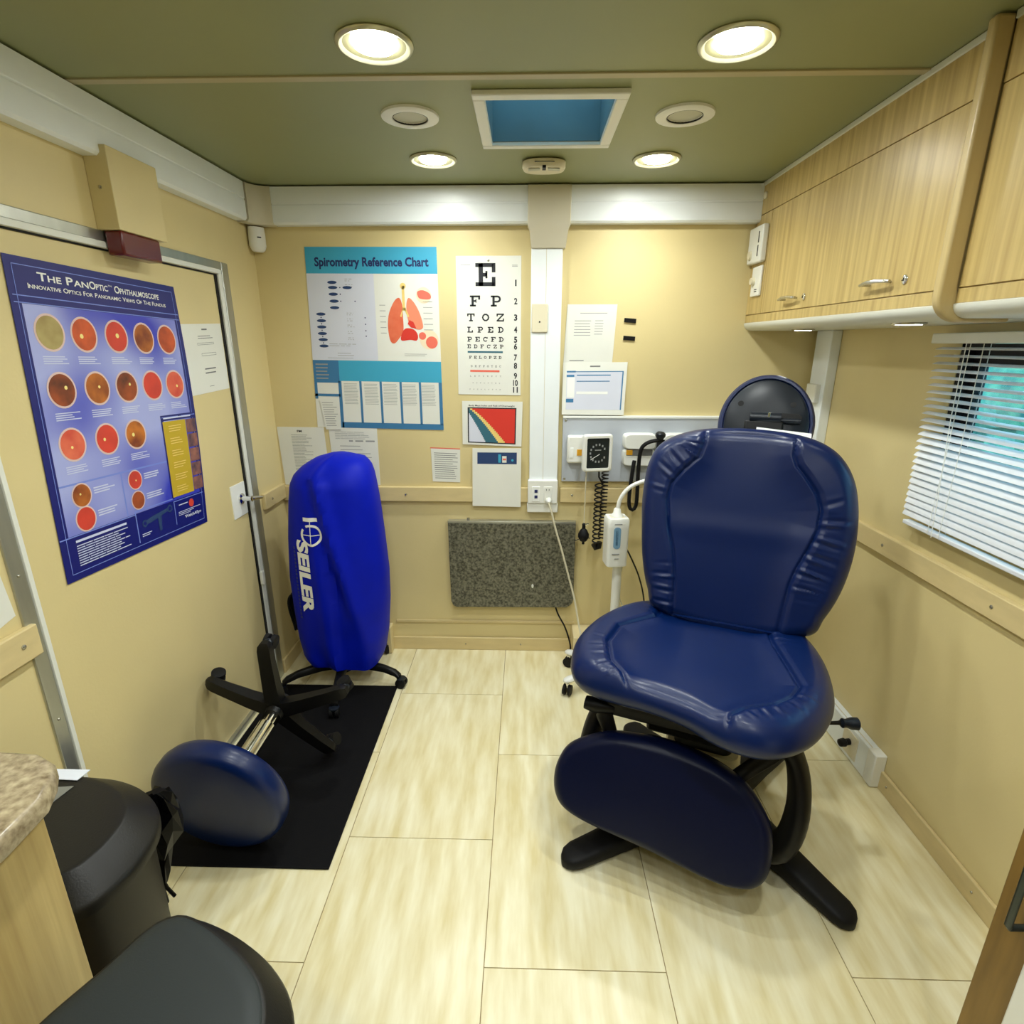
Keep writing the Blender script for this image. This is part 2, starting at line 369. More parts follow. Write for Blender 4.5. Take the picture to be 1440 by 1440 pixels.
for i in range(ns):
    z = 1.487-pitch*i; a = R(15) if i < 10 else R(15+min(48, (i-9)*4.2))
    key = round(a, 4)
    if sl0 is None or sl0[0] != key:
        prof = []
        for k in range(6):
            u = (k/5-.5)*.0255; h = .0022*(1-(2*k/5-1)**2)
            prof.append((u*math.cos(a)-h*math.sin(a), u*math.sin(a)+h*math.cos(a)))
        pr2 = prof+[(x+.0006*math.sin(a), zz-.0006*math.cos(a)) for x, zz in prof[::-1]]
        # inner edge (towards the room, -x) is the low one
        g = G().loft([[(1.225+x, y, z+zz) for x, zz in pr2] for y in (BY0, BY1)])
        s_ = g.build('slat', 'blind_white', bl); sl0 = (key, s_, z)
    else:
        s_ = sl0[1].copy(); COL.objects.link(s_); s_.location.z = z-sl0[2]
for y, xx in ((-.899, 1.2095), (-.93, 1.240), (-.945, 1.2095), (-1.45, 1.2095), (-1.47, 1.240)):
    G().tube([(xx, y, 1.50), (xx, y-.004, 1.2), (xx, y, .955)], .0011, 6).build('ladder_cord', 'bright_white', bl)
G().tube([(1.199, -.897, 1.51), (1.197, -.905, 1.3), (1.199, -.925, 1.05), (1.2, -.93, .95)], .0012, 6).build('pull_cord', 'bright_white', bl)

# ================================================================== CEILING FIXTURES
dl0 = thing('downlight', 'lit round recessed downlight', 'ceiling light', (-.325, -1.11, H-.012), 'lit round recessed ceiling downlights')
c0 = (-.325, -1.11)
g = G().lathe([(.060, 0), (.080, 0), (.0815, -.003), (.079, -.007), (.074, -.009), (.070, -.0075), (.066, -.003), (.060, 0)], (c0[0], c0[1], H), (0, 0, 1), 48, caps=False); g.build('trim_ring', 'lamp_ring', dl0)
g = G().lathe([(.067, -.0035), (.055, -.0012), (.043, -.0008)], (c0[0], c0[1], H), (0, 0, 1), 40, caps=False); g.build('reflector', 'lamp_reflector', dl0)
g = G().lathe([(.046, -.001), (.043, -.006), (.03, -.0085)], (c0[0], c0[1], H), (0, 0, 1), 40); g.build('lamp_lens', 'lamp_on', dl0)
sl = bpy.data.lights.new('downlight_beam', 'SPOT'); sl.energy = SPOT; sl.spot_size = R(158); sl.spot_blend = 1.0; sl.shadow_soft_size = .04; sl.color = (.95, 1.0, .98)
so = bpy.data.objects.new('downlight_beam', sl); COL.objects.link(so); so.parent = dl0; so.location = (0, 0, -.004)
dl0['label'] = 'lit downlight at the left, larger front one in the ceiling'
for x, y, lab in ((.436, -1.10, 'lit downlight at the right, larger front one in the ceiling'), (-.325, -.348, 'lit downlight at the left, smaller one near the back wall'), (.440, -.335, 'lit downlight at the right, smaller one near the back wall'),
                  (-.325, -1.872, 'lit downlight outside the view, left of the viewer'), (.436, -1.872, 'lit downlight outside the view, right of the viewer'),
                  (-.325, -2.634, 'lit downlight outside the view, behind the viewer on the left'), (.436, -2.634, 'lit downlight outside the view, behind the viewer on the right')):
    dup(dl0, (x, y, H-.012), lab)
sp0 = thing('ceiling_speaker', 'unlit round white ceiling speaker left of the roof vent', 'speaker', (-.328, -.724, H-.01), 'round ceiling speakers')
G().lathe([(.080, 0), (.079, -.006), (.070, -.009), (.050, -.008), (.046, -.001)], (-.328, -.724, H), (0, 0, 1), 40, caps=False).build('speaker_ring', 'white_plastic', sp0)
G().lathe([(.047, -.002), (.03, -.0035), (.01, -.004)], (-.328, -.724, H), (0, 0, 1), 32).build('speaker_grille', 'speaker_grey', sp0)
G().lathe([(.0475, -.0075), (.0475, -.0010), (.044, -.0010)], (-.328, -.724, H), (0, 0, 1), 32, caps=False).build('dark_gap', 'black', sp0)
dup(sp0, (.431, -.717, H-.01), 'unlit round white ceiling speaker right of the roof vent')
# roof vent with a real well cut up above the ceiling plane is shown as a shallow recessed tray
rv = thing('roof_vent', 'square white framed roof vent with a blue shade in the ceiling', 'vent', (.055, -.69, H-.016))
g = G()
for b in ((vx0, vx1, vy0, vy0+.034), (vx0, vx1, vy1-.030, vy1), (vx0, vx0+.032, vy0+.034, vy1-.030), (vx1-.032, vx1, vy0+.034, vy1-.030)): g.box(*b, H-.014, H-.0005)
g.build('vent_frame', 'white_plastic', rv, .003)
g = G(); a_, b_, c_, d_ = vx0+.033, vx1-.033, vy0+.033, vy1-.033
g.box(a_-.01, a_, c_-.01, d_+.01, H-.002, H+.16); g.box(b_, b_+.01, c_-.01, d_+.01, H-.002, H+.16); g.box(a_, b_, c_-.01, c_, H-.002, H+.16); g.box(a_, b_, d_, d_+.01, H-.002, H+.16)
g.build('vent_well', 'fan_blue', rv)
box('vent_lid', 'vent_lid', (a_, b_, c_, d_, H+.15, H+.154), rv)
G().lathe([(.014, 0), (.014, -.006), (.008, -.008)], (.165, -.800, H+.15), (0, 0, 1), 16).build('latch_knob', 'black', rv)
# smoke detector
sd = thing('smoke_detector', 'oval cream smoke detector on the ceiling between the small downlights', 'detector', (.055, -.318, H-.03))
g = G(); rings = []
for s_, z in ((.80, 0), (1, -.006), (1, -.02), (.93, -.028), (.62, -.032), (.2, -.033)):
    rings.append([(.055+.075*s_*math.copysign(abs(math.cos(t))**.75, math.cos(t)), -.318+.055*s_*math.copysign(abs(math.sin(t))**.8, math.sin(t)), H+z) for t in [2*math.pi*k/36 for k in range(36)]])
g.loft(rings).build('detector_body', 'cream_plastic', sd)
G().box(.049, .061, -.372, -.340, H-.034, H-.026).build('test_slot', 'black', sd)
for sx in (-1, 1): G().obox((.055+sx*.034, -.345, H-.0325), (.020, sx*.004, 0), (0, .010, .0), (0, 0, .0015)).build('detector_vent', 'speaker_grey', sd)
G().box(.022, .090, -.374, -.371, H-.017, H-.015).build('vent_slot', 'ink_mid', sd)

# ================================================================== OVERHEAD CABINETS
def overhead(y0, y1, name, label, filler):
    t = thing(name, label, 'cabinet', (1.09, (y0+y1)/2, 1.552))
    g = G().box(.931, XR, y0, y1, 1.566, H-.001); g.build('body', 'wood_light', t)
    ye = y1-(.154 if filler else 0)
    box('fascia', 'wood_light', (.925, .932, y0, y1, 1.9855, 2.090), t, .001)
    box('top_strip', 'grey_edge', (.921, .934, y0, y1, 2.088, 2.103), t, .002)
    d = box('door', 'wood_light', (.925, .9315, y0+.002, ye-.0015, 1.615, 1.983), t, .001)
    if filler: box('filler_panel', 'wood_light', (.925, .932, ye+.0015, y1, 1.615, 1.983), t, .001)
    box('bottom_rail', 'wood_light', (.925, .932, y0, y1, 1.583, 1.6125), t, .001)
    prof = [(.930+.030*(1-math.cos(R(a))), 1.583-.031*math.sin(R(a))) for a in range(0, 91, 10)]
    prof = [(.926, 1.584)]+[(x-.004, z) for x, z in prof[:1]]+[(.922+.034*(1-math.cos(R(a))), 1.581-.029*math.sin(R(a))) for a in range(0, 91, 9)]+[(XR, 1.552), (XR, 1.560), (.95, 1.584)]
    G().loft([[(x, y, z) for x, z in prof] for y in (y0, y1)]).build('bullnose_edge', 'grey_edge', t)
    return t, d
oc, od = overhead(-1.178, -.001, 'overhead_cabinet', 'light wood overhead cabinet with two bar handles on the right wall', True)
def pull(parent, y0, y1, z):
    G().tube([(.9255, y0+.012, z), (.905, y0+.010, z+.001), (.900, y0, z+.002)][::-1]+[] , .0035, 8).build('handle_post', 'steel', parent)
    G().tube([(.9255, y1-.01, z-.0), (.903, y1-.01, z)], .0035, 8).build('handle_post', 'steel', parent)
    G().tube([(.908, y0-.01, z), (.900, (y0*2+y1)/3, z+.004), (.899, (y0+y1*2)/3, z+.004), (.904, y1+.002, z)], [.004, .005, .005, .004], 8).build('handle', 'steel', parent)
def lock(parent, y, z):
    G().lathe([(.011, 0), (.011, .003), (.008, .005)], (.925, y, z), (-1, 0, 0), 20).build('lock', 'chrome', parent)
    G().box(.919, .921, y-.001, y+.001, z-.004, z+.004).build('keyhole', 'black', parent)
pull(od, -.465, -.355, 1.650); lock(od, -.505, 1.650); pull(od, -.975, -.865, 1.650); lock(od, -1.020, 1.650)
oc2, od2 = overhead(-3.2, -1.204, 'overhead_cabinet', 'light wood overhead cabinet cut off by the right edge beyond the curved divider', False)
pull(od2, -2.2, -2.1, 1.65)
# curved divider
g = G(); prof = [(.888, 2.100), (.888, 1.620)]+[(.888+.060*(1-math.cos(R(a))), 1.600-.056*math.sin(R(a))) for a in range(0, 91, 10)]+[(1.05, 1.544), (1.05, 1.556)]+[(.935, 1.575), (.926, 1.62), (.926, 2.100)]
o = G().loft([[(x, y, z) for x, z in prof] for y in (-1.2035, -1.1785)]).build('cabinet_divider', 'wood_edge', None, .006, seg=3)
tag(o, 'pale rounded wooden divider strip between the two overhead cabinets', 'cabinet trim')
# round button on fascia, thermostats
o = G().lathe([(.013, 0), (.013, .006), (.009, .009)], (.925, -.075, 2.05), (-1, 0, 0), 16).build('door_bumper', 'cream_plastic'); tag(o, 'small round white button on the cabinet fascia near the ceiling', 'button')
t = thing('thermostat', 'white thermostat with two dark slots, upper control on the cabinet end', 'thermostat', (.915, -.075, 1.81))
box('thermostat_body', 'white_plastic', (.900, .925, -.145, -.010, 1.806, 1.940), t, .006)
for z in (1.846, 1.895): box('slot', 'black', (.8985, .9005, -.118, -.112, z-.018, z+.022), t)
G().lathe([(.018, 0), (.016, .008)], (.900, -.045, 1.838), (-1, 0, 0), 20).build('dial', 'cream_plastic', t)
t = thing('light_control', 'narrow white switch plate with a round knob, below the thermostat', 'switch', (.915, -.09, 1.68))
box('plate', 'white_plastic', (.915, .925, -.136, -.048, 1.682, 1.794), t, .003)
G().lathe([(.015, 0), (.013, .014)], (.915, -.075, 1.74), (-1, 0, 0), 20).build('knob', 'cream_plastic', t)
for z in (1.700, 1.707): box('marking', 'ink', (.9142, .9152, -.112, -.088, z-.0016, z+.0016), t)
# under cabinet lights
for i, (x, y, lab) in enumerate(((1.04, -.287, 'lit under-cabinet light nearest the back corner'), (1.0, -.95, 'lit under-cabinet light above the window blind'))):
    t = thing('under_cabinet_light', lab, 'light', (x, y, 1.54), 'lit under-cabinet lights')
    G().lathe([(.040, .0), (.040, -.004), (.037, -.006)], (x, y, 1.5525), (0, 0, 1), 24).build('light_rim', 'steel', t)
    G().lathe([(.036, .0), (.036, -.004), (.03, -.006)], (x, y, 1.5525), (0, 0, 1), 24).build('lamp_lens', 'strip_on', t)

# ================================================================== PRINTED SHEETS
def glyph_mesh(s, bold=0.0):
    cu = bpy.data.curves.new('t', 'FONT'); cu.body = s; cu.size = 1; cu.resolution_u = 3; cu.offset = bold
    ob = bpy.data.objects.new('t', cu); me = bpy.data.meshes.new_from_object(ob)
    V = [tuple(v.co) for v in me.vertices]; F = [tuple(p.vertices) for p in me.polygons]
    bpy.data.objects.remove(ob); bpy.data.curves.remove(cu); bpy.data.meshes.remove(me)
    return V, F
class Sheet:
    """a flat or slightly bowed sheet given by four world corners (TL TR BR BL) and a normal; u right, v down"""
    def __init__(s, TL, TR, BR, BL, n, bow=0.0, curl=0.0):
        s.c = [Vector(p) for p in (TL, TR, BR, BL)]; s.n = Vector(n).normalized(); s.bow = bow; s.curl = curl
        s.w = (s.c[1]-s.c[0]).length; s.h = (s.c[3]-s.c[0]).length
    def pt(s, u, v, off=0):
        p = (1-v)*((1-u)*s.c[0]+u*s.c[1])+v*((1-u)*s.c[3]+u*s.c[2])
        b = s.bow*math.sin(math.pi*min(1, max(0, v)))*(max(0, min(u, 1))**3)+s.curl*(max(0, min(v, 1))**4)
        return p+s.n*(off+b)
    def sheet(s, name, m, parent, origin=None, t=.0012, nu=8, nv=12):
        g = G(); vs = []; fs = []
        for o in (t, 0):
            for j in range(nv+1):
                for i in range(nu+1): vs.append(s.pt(i/nu, j/nv, o))
        N = (nu+1)*(nv+1)
        for j in range(nv):
            for i in range(nu):
                a = j*(nu+1)+i; fs += [(a, a+nu+1, a+nu+2, a+1), (N+a, N+a+1, N+a+nu+2, N+a+nu+1)]
        bd = [i for i in range(nu+1)]+[j*(nu+1)+nu for j in range(1, nv+1)]+[nv*(nu+1)+i for i in range(nu-1, -1, -1)]+[j*(nu+1) for j in range(nv-1, 0, -1)]
        for a, b in zip(bd, bd[1:]+bd[:1]): fs.append((a, b, N+b, N+a))
        s.t = t
        g.add(vs, fs); return g.build(name, m, parent)
    def L(s, k): return s.t+.0003*k
    def rect(s, g, u0, v0, u1, v1, k=1, nv=1, nu=1):
        nu = max(nu, int(abs(u1-u0)*8)); nv = max(nv, int(abs(v1-v0)*10)); nu = max(1, nu); nv = max(1, nv)
        vs = [s.pt(u0+(u1-u0)*i/nu, v0+(v1-v0)*j/nv, s.L(k)) for j in range(nv+1) for i in range(nu+1)]
        return g.add(vs, [(j*(nu+1)+i, (j+1)*(nu+1)+i, (j+1)*(nu+1)+i+1, j*(nu+1)+i+1) for j in range(nv) for i in range(nu)])
    def frame(s, g, u0, v0, u1, v1, w, k=1):
        wv = w*s.w/s.h
        s.rect(g, u0, v0, u1, v0+wv, k); s.rect(g, u0, v1-wv, u1, v1, k); s.rect(g, u0, v0, u0+w, v1, k); s.rect(g, u1-w, v0, u1, v1, k)
    def poly(s, g, pts, k=1):
        n = len(g.v); return g.add([s.pt(u, v, s.L(k)) for u, v in pts], [tuple(range(len(pts)))[::-1]])
    def disc(s, g, u, v, ru, rv=None, k=1, n=28):
        rv = rv or ru*s.w/s.h
        return s.poly(g, [(u+ru*math.cos(2*math.pi*i/n), v+rv*math.sin(2*math.pi*i/n)) for i in range(n)], k)
    def text(s, g, txt, u0, v1, u1, hv, k=2, bold=0.0, fitcap=.7):
        """fit txt between u0..u1 with baseline v1 and capital height hv (in v)"""
        V, F = glyph_mesh(txt, bold)
        x0 = min(p[0] for p in V); x1 = max(p[0] for p in V)
        sx = (u1-u0)/(x1-x0); sy = hv/fitcap
        g.add([s.pt(u0+(x-x0)*sx, v1-y*sy, s.L(k)) for x, y, z in V], F)
    def lines(s, g, u0, v0, u1, v1, n, k=1, th=.35, ragged=.35, gap=.0):
        for i in range(n):
            v = v0+(v1-v0)*(i+.5)/n; h = (v1-v0)/n*th/2
            e = u1-(u1-u0)*ragged*random.random(); a = u0
            while a < e-.001:
                b = min(e, a+(u1-u0)*random.uniform(.1, .4)) if gap else e
                s.rect(g, a, v-h, b, v+h, k); a = b+gap
def sheet_thing(name, label, cat, S, m='paper', group=None, **k):
    t = thing(name, label, cat, tuple(S.c[3]), group); S.sheet('sheet', m, t, **k); return t
def NB(u, z, y=-.001): return (u, y, z)

# ---- big blue ophthalmoscope poster on the door
xw = XL-.004
S = Sheet((xw, -1.214, 1.690), (xw, -.604, 1.676), (xw, -.634, .885), (xw, -1.257, .920), (1, 0, 0), bow=.012)
pt_ = sheet_thing('wall_poster', 'large blue and navy eye poster with rows of red retina circles taped on the door', 'poster', S, 'poster_navy', nu=10, nv=14)
g = G(); S.rect(g, .045, .132, .955, .852); g.build('blue_field', 'poster_blue', pt_)
g = G(); S.frame(g, .03, .022, .972, .978, .003, 2)
for v in (.108, .128): S.rect(g, .012, v, .99, v+.003, 2)
for v in (.684,): S.rect(g, .045, v, .715, v+.006, 2)
S.rect(g, .384, .69, .392, .85, 2); S.rect(g, .0, .853, .435, .857, 2); S.rect(g, .434, .842, .72, .846, 2); S.rect(g, .72, .856, .98, .859, 2)
S.rect(g, .434, .845, .440, .966, 2); S.rect(g, .722, .856, .727, .955, 2); S.rect(g, .716, .512, .99, .515, 2)
g.build('printed_lines', 'poster_line', pt_)
g = G(); S.rect(g, .715, .505, .985, .527, 2); S.rect(g, .715, .527, .735, .845, 2); g.build('navy_panel', 'poster_navy', pt_)
g = G()
V0 = .062
def smallcaps(g, S, words, u0, u1, base, H1, h2, bold):
    adv = []; tot = 0
    for wd in words:
        V, F = glyph_mesh(wd[0], bold); w1 = (max(p[0] for p in V)-min(p[0] for p in V))*H1
        w2 = 0
        if len(wd) > 1:
            V, F = glyph_mesh(wd[1:], bold); w2 = (max(p[0] for p in V)-min(p[0] for p in V))*h2
        adv.append((w1, w2)); tot += w1+w2+.05*h2
    sp = .45*h2; tot += sp*(len(words)-1); sc = (u1-u0)/tot; u = u0
    for wd, (w1, w2) in zip(words, adv):
        S.text(g, wd[0], u, base, u+w1*sc, H1*.7, 3, bold); u += (w1+.05*h2)*sc
        if w2: S.text(g, wd[1:], u, base, u+w2*sc, h2*.7, 3, bold)
        u += (w2+sp)*sc
smallcaps(g, S, ['THE', 'PAN'], .135, .392, .060, .034, .026, .02)
smallcaps(g, S, ['OPTIC'], .396, .505, .060, .034, .026, .02)
S.text(g, 'TM', .508, .044, .530, .006, 3)
smallcaps(g, S, ['OPHTHALMOSCOPE'], .545, .856, .061, .034, .026, .02)
smallcaps(g, S, ['INNOVATIVE', 'OPTICS', 'FOR', 'PANORAMIC', 'VIEWS', 'OF', 'THE', 'FUNDUS'], .085, .90, .086, .020, .016, .015)
g.build('title_text', 'bright_white', pt_)
rows = [(.211, [(.145, 0), (.319, 1), (.508, 2), (.690, 3), (.862, 1)]), (.386, [(.151, 4), (.340, 3), (.520, 4), (.697, 2), (.868, 5)]), (.560, [(.153, 5), (.345, 2), (.526, 3)])]
gt = G(); gg = None; spots = G()
def retina(u, v, r, ti):
    g = G(); S.disc(g, u, v, r*1.13, k=3); g.build('retina_glow_rim', 'fundus_glow', pt_)
    g = G(); S.disc(g, u, v, r, k=4); g.build('retina_photo', FUN[ti], pt_)
    if random.random() < .65: S.disc(spots, u+r*random.uniform(-.3, .35), v+r*random.uniform(-.15, .2), r*random.uniform(.09, .17), k=5, n=12)
for v, its in rows:
    for i, (u, ti) in enumerate(its):
        r = .064 if v < .5 else .062
        retina(u, v, r, ti)
        vv = v+r*S.w/S.h*1.35
        S.lines(gt, u-.055, vv, u+.075, vv+.028, 4, 3, .45, .4)
for u, v, r, ti in ((.150, .729, .047, 3), (.150, .809, .049, 2), (.472, .726, .042, 2), (.471, .804, .041, 4)):
    retina(u, v, r, ti)
    S.lines(gt, u+r+.02, v-.018, u+r+.16, v+.008, 3, 3, .5, .4)
spots.build('retina_spots', 'fundus_spot', pt_)
S.lines(gt, .076, .869, .37, .878, 1, 3, .9, .0); S.lines(gt, .076, .885, .385, .960, 9, 3, .4, .25, .004)
S.lines(gt, .76, .875, .84, .882, 1, 3, .6); S.lines(gt, .75, .905, .95, .925, 3, 3, .35, .5); S.lines(gt, .735, .513, .97, .521, 1, 3, .7, .1)
S.lines(gt, .46, .935, .53, .95, 2, 3, .4); S.text(gt, 'WelchAllyn', .80, .942, .945, .013, 3, .02)
gt.build('printed_text', 'poster_print', pt_)
g = G(); S.rect(g, .725, .530, .905, .840, 3); g.build('gold_panel', 'gold', pt_)
g = G()
for k in range(6): S.lines(g, .765, .545+.05*k, .87, .575+.05*k, 3, 4, .3, .4)
g.build('gold_panel_text', 'yellow', pt_)
for k in range(5):
    g = G(); S.rect(g, .909, .531+.0622*k, .988, .587+.0622*k, 3); g.build('photo_strip_picture', 'photo_skin', pt_)
g = G(); S.disc(g, .868, .886, .022, k=3); g.build('retina_photo', FUN[2], pt_)
g = G(); S.disc(g, .49, .900, .018, k=3); S.disc(g, .685, .878, .020, k=3); S.poly(g, [(.50, .892), (.53, .885), (.66, .872), (.68, .882), (.62, .893), (.535, .905), (.50, .905)], 3); S.poly(g, [(.585, .89), (.615, .888), (.605, .95), (.588, .95)], 3)
g.build('instrument_picture', 'oval_blue', pt_)
g = G(); S.disc(g, .49, .900, .010, k=4); S.disc(g, .685, .878, .011, k=4); g.build('instrument_picture_eyepieces', 'poster_navy', pt_)
# small white paper half behind the poster's right edge
S = Sheet((xw-.0015, -.640, 1.560), (xw-.0015, -.345, 1.572), (xw-.0015, -.346, 1.335), (xw-.0015, -.640, 1.325), (1, 0, 0))
t = sheet_thing('wall_paper_notice', 'landscape white diagram paper taped on the door right of the blue poster', 'paper', S, t=.0008)
g = G(); S.lines(g, .55, .06, .7, .10, 1, 1, .5); S.lines(g, .45, .16, .78, .22, 2, 1, .3, .2); S.lines(g, .5, .62, .8, .74, 2, 1, .3); S.lines(g, .55, .9, .65, .92, 1, 1)
S.frame(g, .42, .27, .78, .30, .004); S.frame(g, .48, .42, .80, .46, .004); g.build('printed_diagram', 'ink_mid', t)
# paper at far left on the wall
S = Sheet((XL+.0005, -1.60, 1.10), (XL+.0005, -1.425, 1.07), (XL+.0005, -1.412, .915), (XL+.0005, -1.60, .87), (1, 0, 0))
sheet_thing('wall_paper_notice', 'white paper corner on the left wall above the rub rail, cut by the frame edge', 'paper', S)

# ---- spirometry chart
S = Sheet(NB(-.930, 1.886), NB(-.377, 1.884), NB(-.374, 1.124), NB(-.951, 1.136), (0, -1, 0))
t = sheet_thing('spirometry_chart', 'tall spirometry chart poster with teal header and orange lungs on the back wall', 'poster', S)
g = G(); S.rect(g, 0, 0, 1, .137); g.build('header_band', 'teal', t)
g = G(); S.text(g, 'Spirometry Reference Chart', .068, .098, .935, .044, 2, .032); g.build('title_text', 'ink_navy', t)
g = G(); S.rect(g, .0, .137, .512, .604); g.build('pale_panel', 'paper_lilac', t)
g = G(); S.rect(g, .0, .606, 1, .724); g.build('teal_band', 'teal', t)
g = G(); S.rect(g, .0, .606, .2, .735, 2); S.rect(g, .0, .735, .022, .83, 2); S.rect(g, .0, .80, .2, .815, 2)
S.rect(g, .2, .966, 1, 1, 2); S.rect(g, .188, .724, .213, 1, 2)
for u in (.353, .512, .668, .819, .974): S.rect(g, u, .724, u+(.018 if u < .97 else .026), .97, 2)
g.build('blue_table_frame', 'teal_dark', t)
g = G(); S.lines(g, .02, .62, .12, .72, 5, 3, .35, .3, 0)
for u in (.22, .38, .53, .68, .83): S.lines(g, u+.01, .735, u+.12, .86, 14, 1, .25, .1)
for v in (.30, .33, .36, .39, .42, .45): S.rect(g, .545, v, .59, v+.003, 2); S.rect(g, .88, v-.02, .95, v-.017, 2)
for v in (.16, .19, .34, .372, .405, .44, .475, .51): S.lines(g, .14 if v > .5 else .29, v, .35, v+.02, 2, 2, .25, .5, .01)
S.lines(g, .05, .83, .17, .95, 8, 2, .25, .3); S.lines(g, .2, .56, .35, .585, 2, 2, .2); S.lines(g, .72, .56, .9, .58, 2, 2, .2); S.rect(g, .12, .592, .32, .594, 2)
g.build('printed_text', 'ink_grey', t)
for i, (u, v) in enumerate([(.192, .183), (.195, .210), (.306, .210), (.196, .245), (.199, .282), (.200, .317), (.090, .352), (.091, .388), (.090, .422), (.091, .458), (.094, .492), (.097, .527)]):
    g = G(); S.disc(g, u, v, .036, .0085, 2, 20); g.build('chart_oval', 'oval_blue', t)
g = G()
for u, v in ((.25, .21), (.25, .245), (.25, .282), (.36, .282), (.43, .37), (.43, .405), (.43, .44), (.43, .47), (.09, .370), (.091, .405), (.091, .44), (.092, .475), (.095, .51)): S.disc(g, u, v, .005, k=2, n=8)
g.build('chart_dots', 'ink_navy', t)
def smooth2(pts, n=40): return [tuple(p) for p in cat_rom(pts, n)]
g = G(); S.poly(g, smooth2([(.70, .262), (.66, .28), (.618, .34), (.603, .40), (.606, .46), (.62, .50), (.65, .507), (.69, .475), (.72, .44), (.722, .36), (.72, .30)]), 2); g.build('left_lung_picture', 'orange_red', t)
g = G(); S.poly(g, smooth2([(.770, .262), (.81, .285), (.85, .34), (.872, .40), (.868, .425), (.83, .43), (.775, .41), (.755, .36), (.752, .30)]), 2); g.build('right_lung_picture', 'peach', t)
g = G(); S.poly(g, smooth2([(.71, .45), (.74, .425), (.80, .43), (.83, .46), (.82, .49), (.77, .487), (.70, .49)]), 3); S.poly(g, [(.77, .38), (.80, .39), (.82, .425), (.78, .42), (.755, .40)], 3); g.build('heart_picture', 'red', t)
g = G(); S.rect(g, .722, .20, .742, .33, 3); S.poly(g, [(.732, .32), (.742, .31), (.77, .36), (.76, .365)], 3); S.poly(g, [(.732, .31), (.722, .32), (.70, .36), (.71, .365)], 3); S.disc(g, .732, .2, .022, k=3); g.build('windpipe_picture', 'yellow', t)
g = G(); S.disc(g, .887, .248, .058, k=2); g.build('inset_rim', 'inset_cream', t); g = G(); S.disc(g, .915, .485, .072, k=2); g.build('inset_rim', 'inset_cream', t)
g = G(); S.poly(g, smooth2([(.84, .23), (.885, .222), (.935, .24), (.94, .265), (.90, .27), (.85, .262)]), 3); S.disc(g, .865, .465, .028, k=3); S.disc(g, .935, .50, .045, k=3); g.build('inset_pictures', 'salmon', t)
# ---- small list overlapping the lower left of the chart
S = Sheet(NB(-.930, 1.262, -.004), NB(-.846, 1.262, -.004), NB(-.842, 1.125, -.004), NB(-.912, 1.125, -.004), (0, -1, 0))
t = sheet_thing('wall_paper_notice', 'narrow white list taped over the lower left corner of the spirometry chart', 'paper', S)
g = G(); S.lines(g, .1, .08, .9, .9, 11, 1, .25, .3); g.build('printed_text', 'ink_grey', t)

# ---- snellen chart with slab serif letters
def slab(ch):
    r = []; 
    def R_(*a): r.append([(a[0], a[1]), (a[2], a[1]), (a[2], a[3]), (a[0], a[3])])
    def arc(cx, cy, ro, ri, a0, a1, sy=1):
        n = 10
        for i in range(n):
            t0 = R(a0+(a1-a0)*i/n); t1 = R(a0+(a1-a0)*(i+1)/n)
            r.append([(cx+ri*math.cos(t0), cy+ri*sy*math.sin(t0)), (cx+ro*math.cos(t0), cy+ro*sy*math.sin(t0)), (cx+ro*math.cos(t1), cy+ro*sy*math.sin(t1)), (cx+ri*math.cos(t1), cy+ri*sy*math.sin(t1))])
    if ch == 'E': R_(0, 4.15, 5, 5); R_(0, 0, 5, .85); R_(.8, 0, 1.9, 5); R_(4.1, 3, 5, 5); R_(4.1, 0, 5, 2); R_(1.9, 2.1, 3, 2.9); R_(2.5, 1.7, 3, 3.3)
    if ch == 'F': R_(0, 4.15, 5, 5); R_(0, 0, 2.9, .8); R_(.8, 0, 1.9, 5); R_(4.1, 3.1, 5, 5); R_(1.9, 2.1, 3.2, 2.9); R_(2.7, 1.7, 3.2, 3.3)
    if ch == 'P': R_(0, 4.15, 3.3, 5); R_(0, 0, 2.9, .8); R_(.8, 0, 1.9, 5); R_(1.9, 1.8, 3.3, 2.6); arc(3.3, 3.4, 1.6, .7, -90, 90)
    if ch == 'D': R_(0, 4.15, 2.6, 5); R_(0, 0, 2.6, .85); R_(.8, 0, 1.9, 5); arc(2.5, 2.5, 2.5, 1.55, -90, 90)
    if ch == 'T': R_(0, 4.15, 5, 5); R_(1.2, 0, 3.8, .8); R_(1.95, 0, 3.05, 5); R_(0, 3.2, .8, 5); R_(4.2, 3.2, 5, 5)
    if ch == 'O': arc(2.5, 2.5, 2.5, 1.5, 0, 360); 
    if ch == 'C': arc(2.5, 2.5, 2.5, 1.5, 35, 325); R_(4.1, 3.1, 4.9, 4.9)
    if ch == 'L': R_(0, 0, 5, .85); R_(0, 4.2, 2.9, 5); R_(.8, 0, 1.9, 5); R_(4.1, 0, 5, 2)
    if ch == 'Z': R_(0, 4.15, 5, 5); R_(0, 0, 5, .85); R_(0, 3.2, .8, 5); R_(4.2, 0, 5, 1.9); r.append([(.1, .8), (1.4, .8), (4.9, 4.2), (3.6, 4.2)])
    return r
S = Sheet(NB(-.298, 1.849), NB(-.025, 1.849), NB(-.026, 1.280), NB(-.302, 1.284), (0, -1, 0))
t = sheet_thing('eye_chart', 'white letter eye chart with a big black E on the back wall', 'eye chart', S)
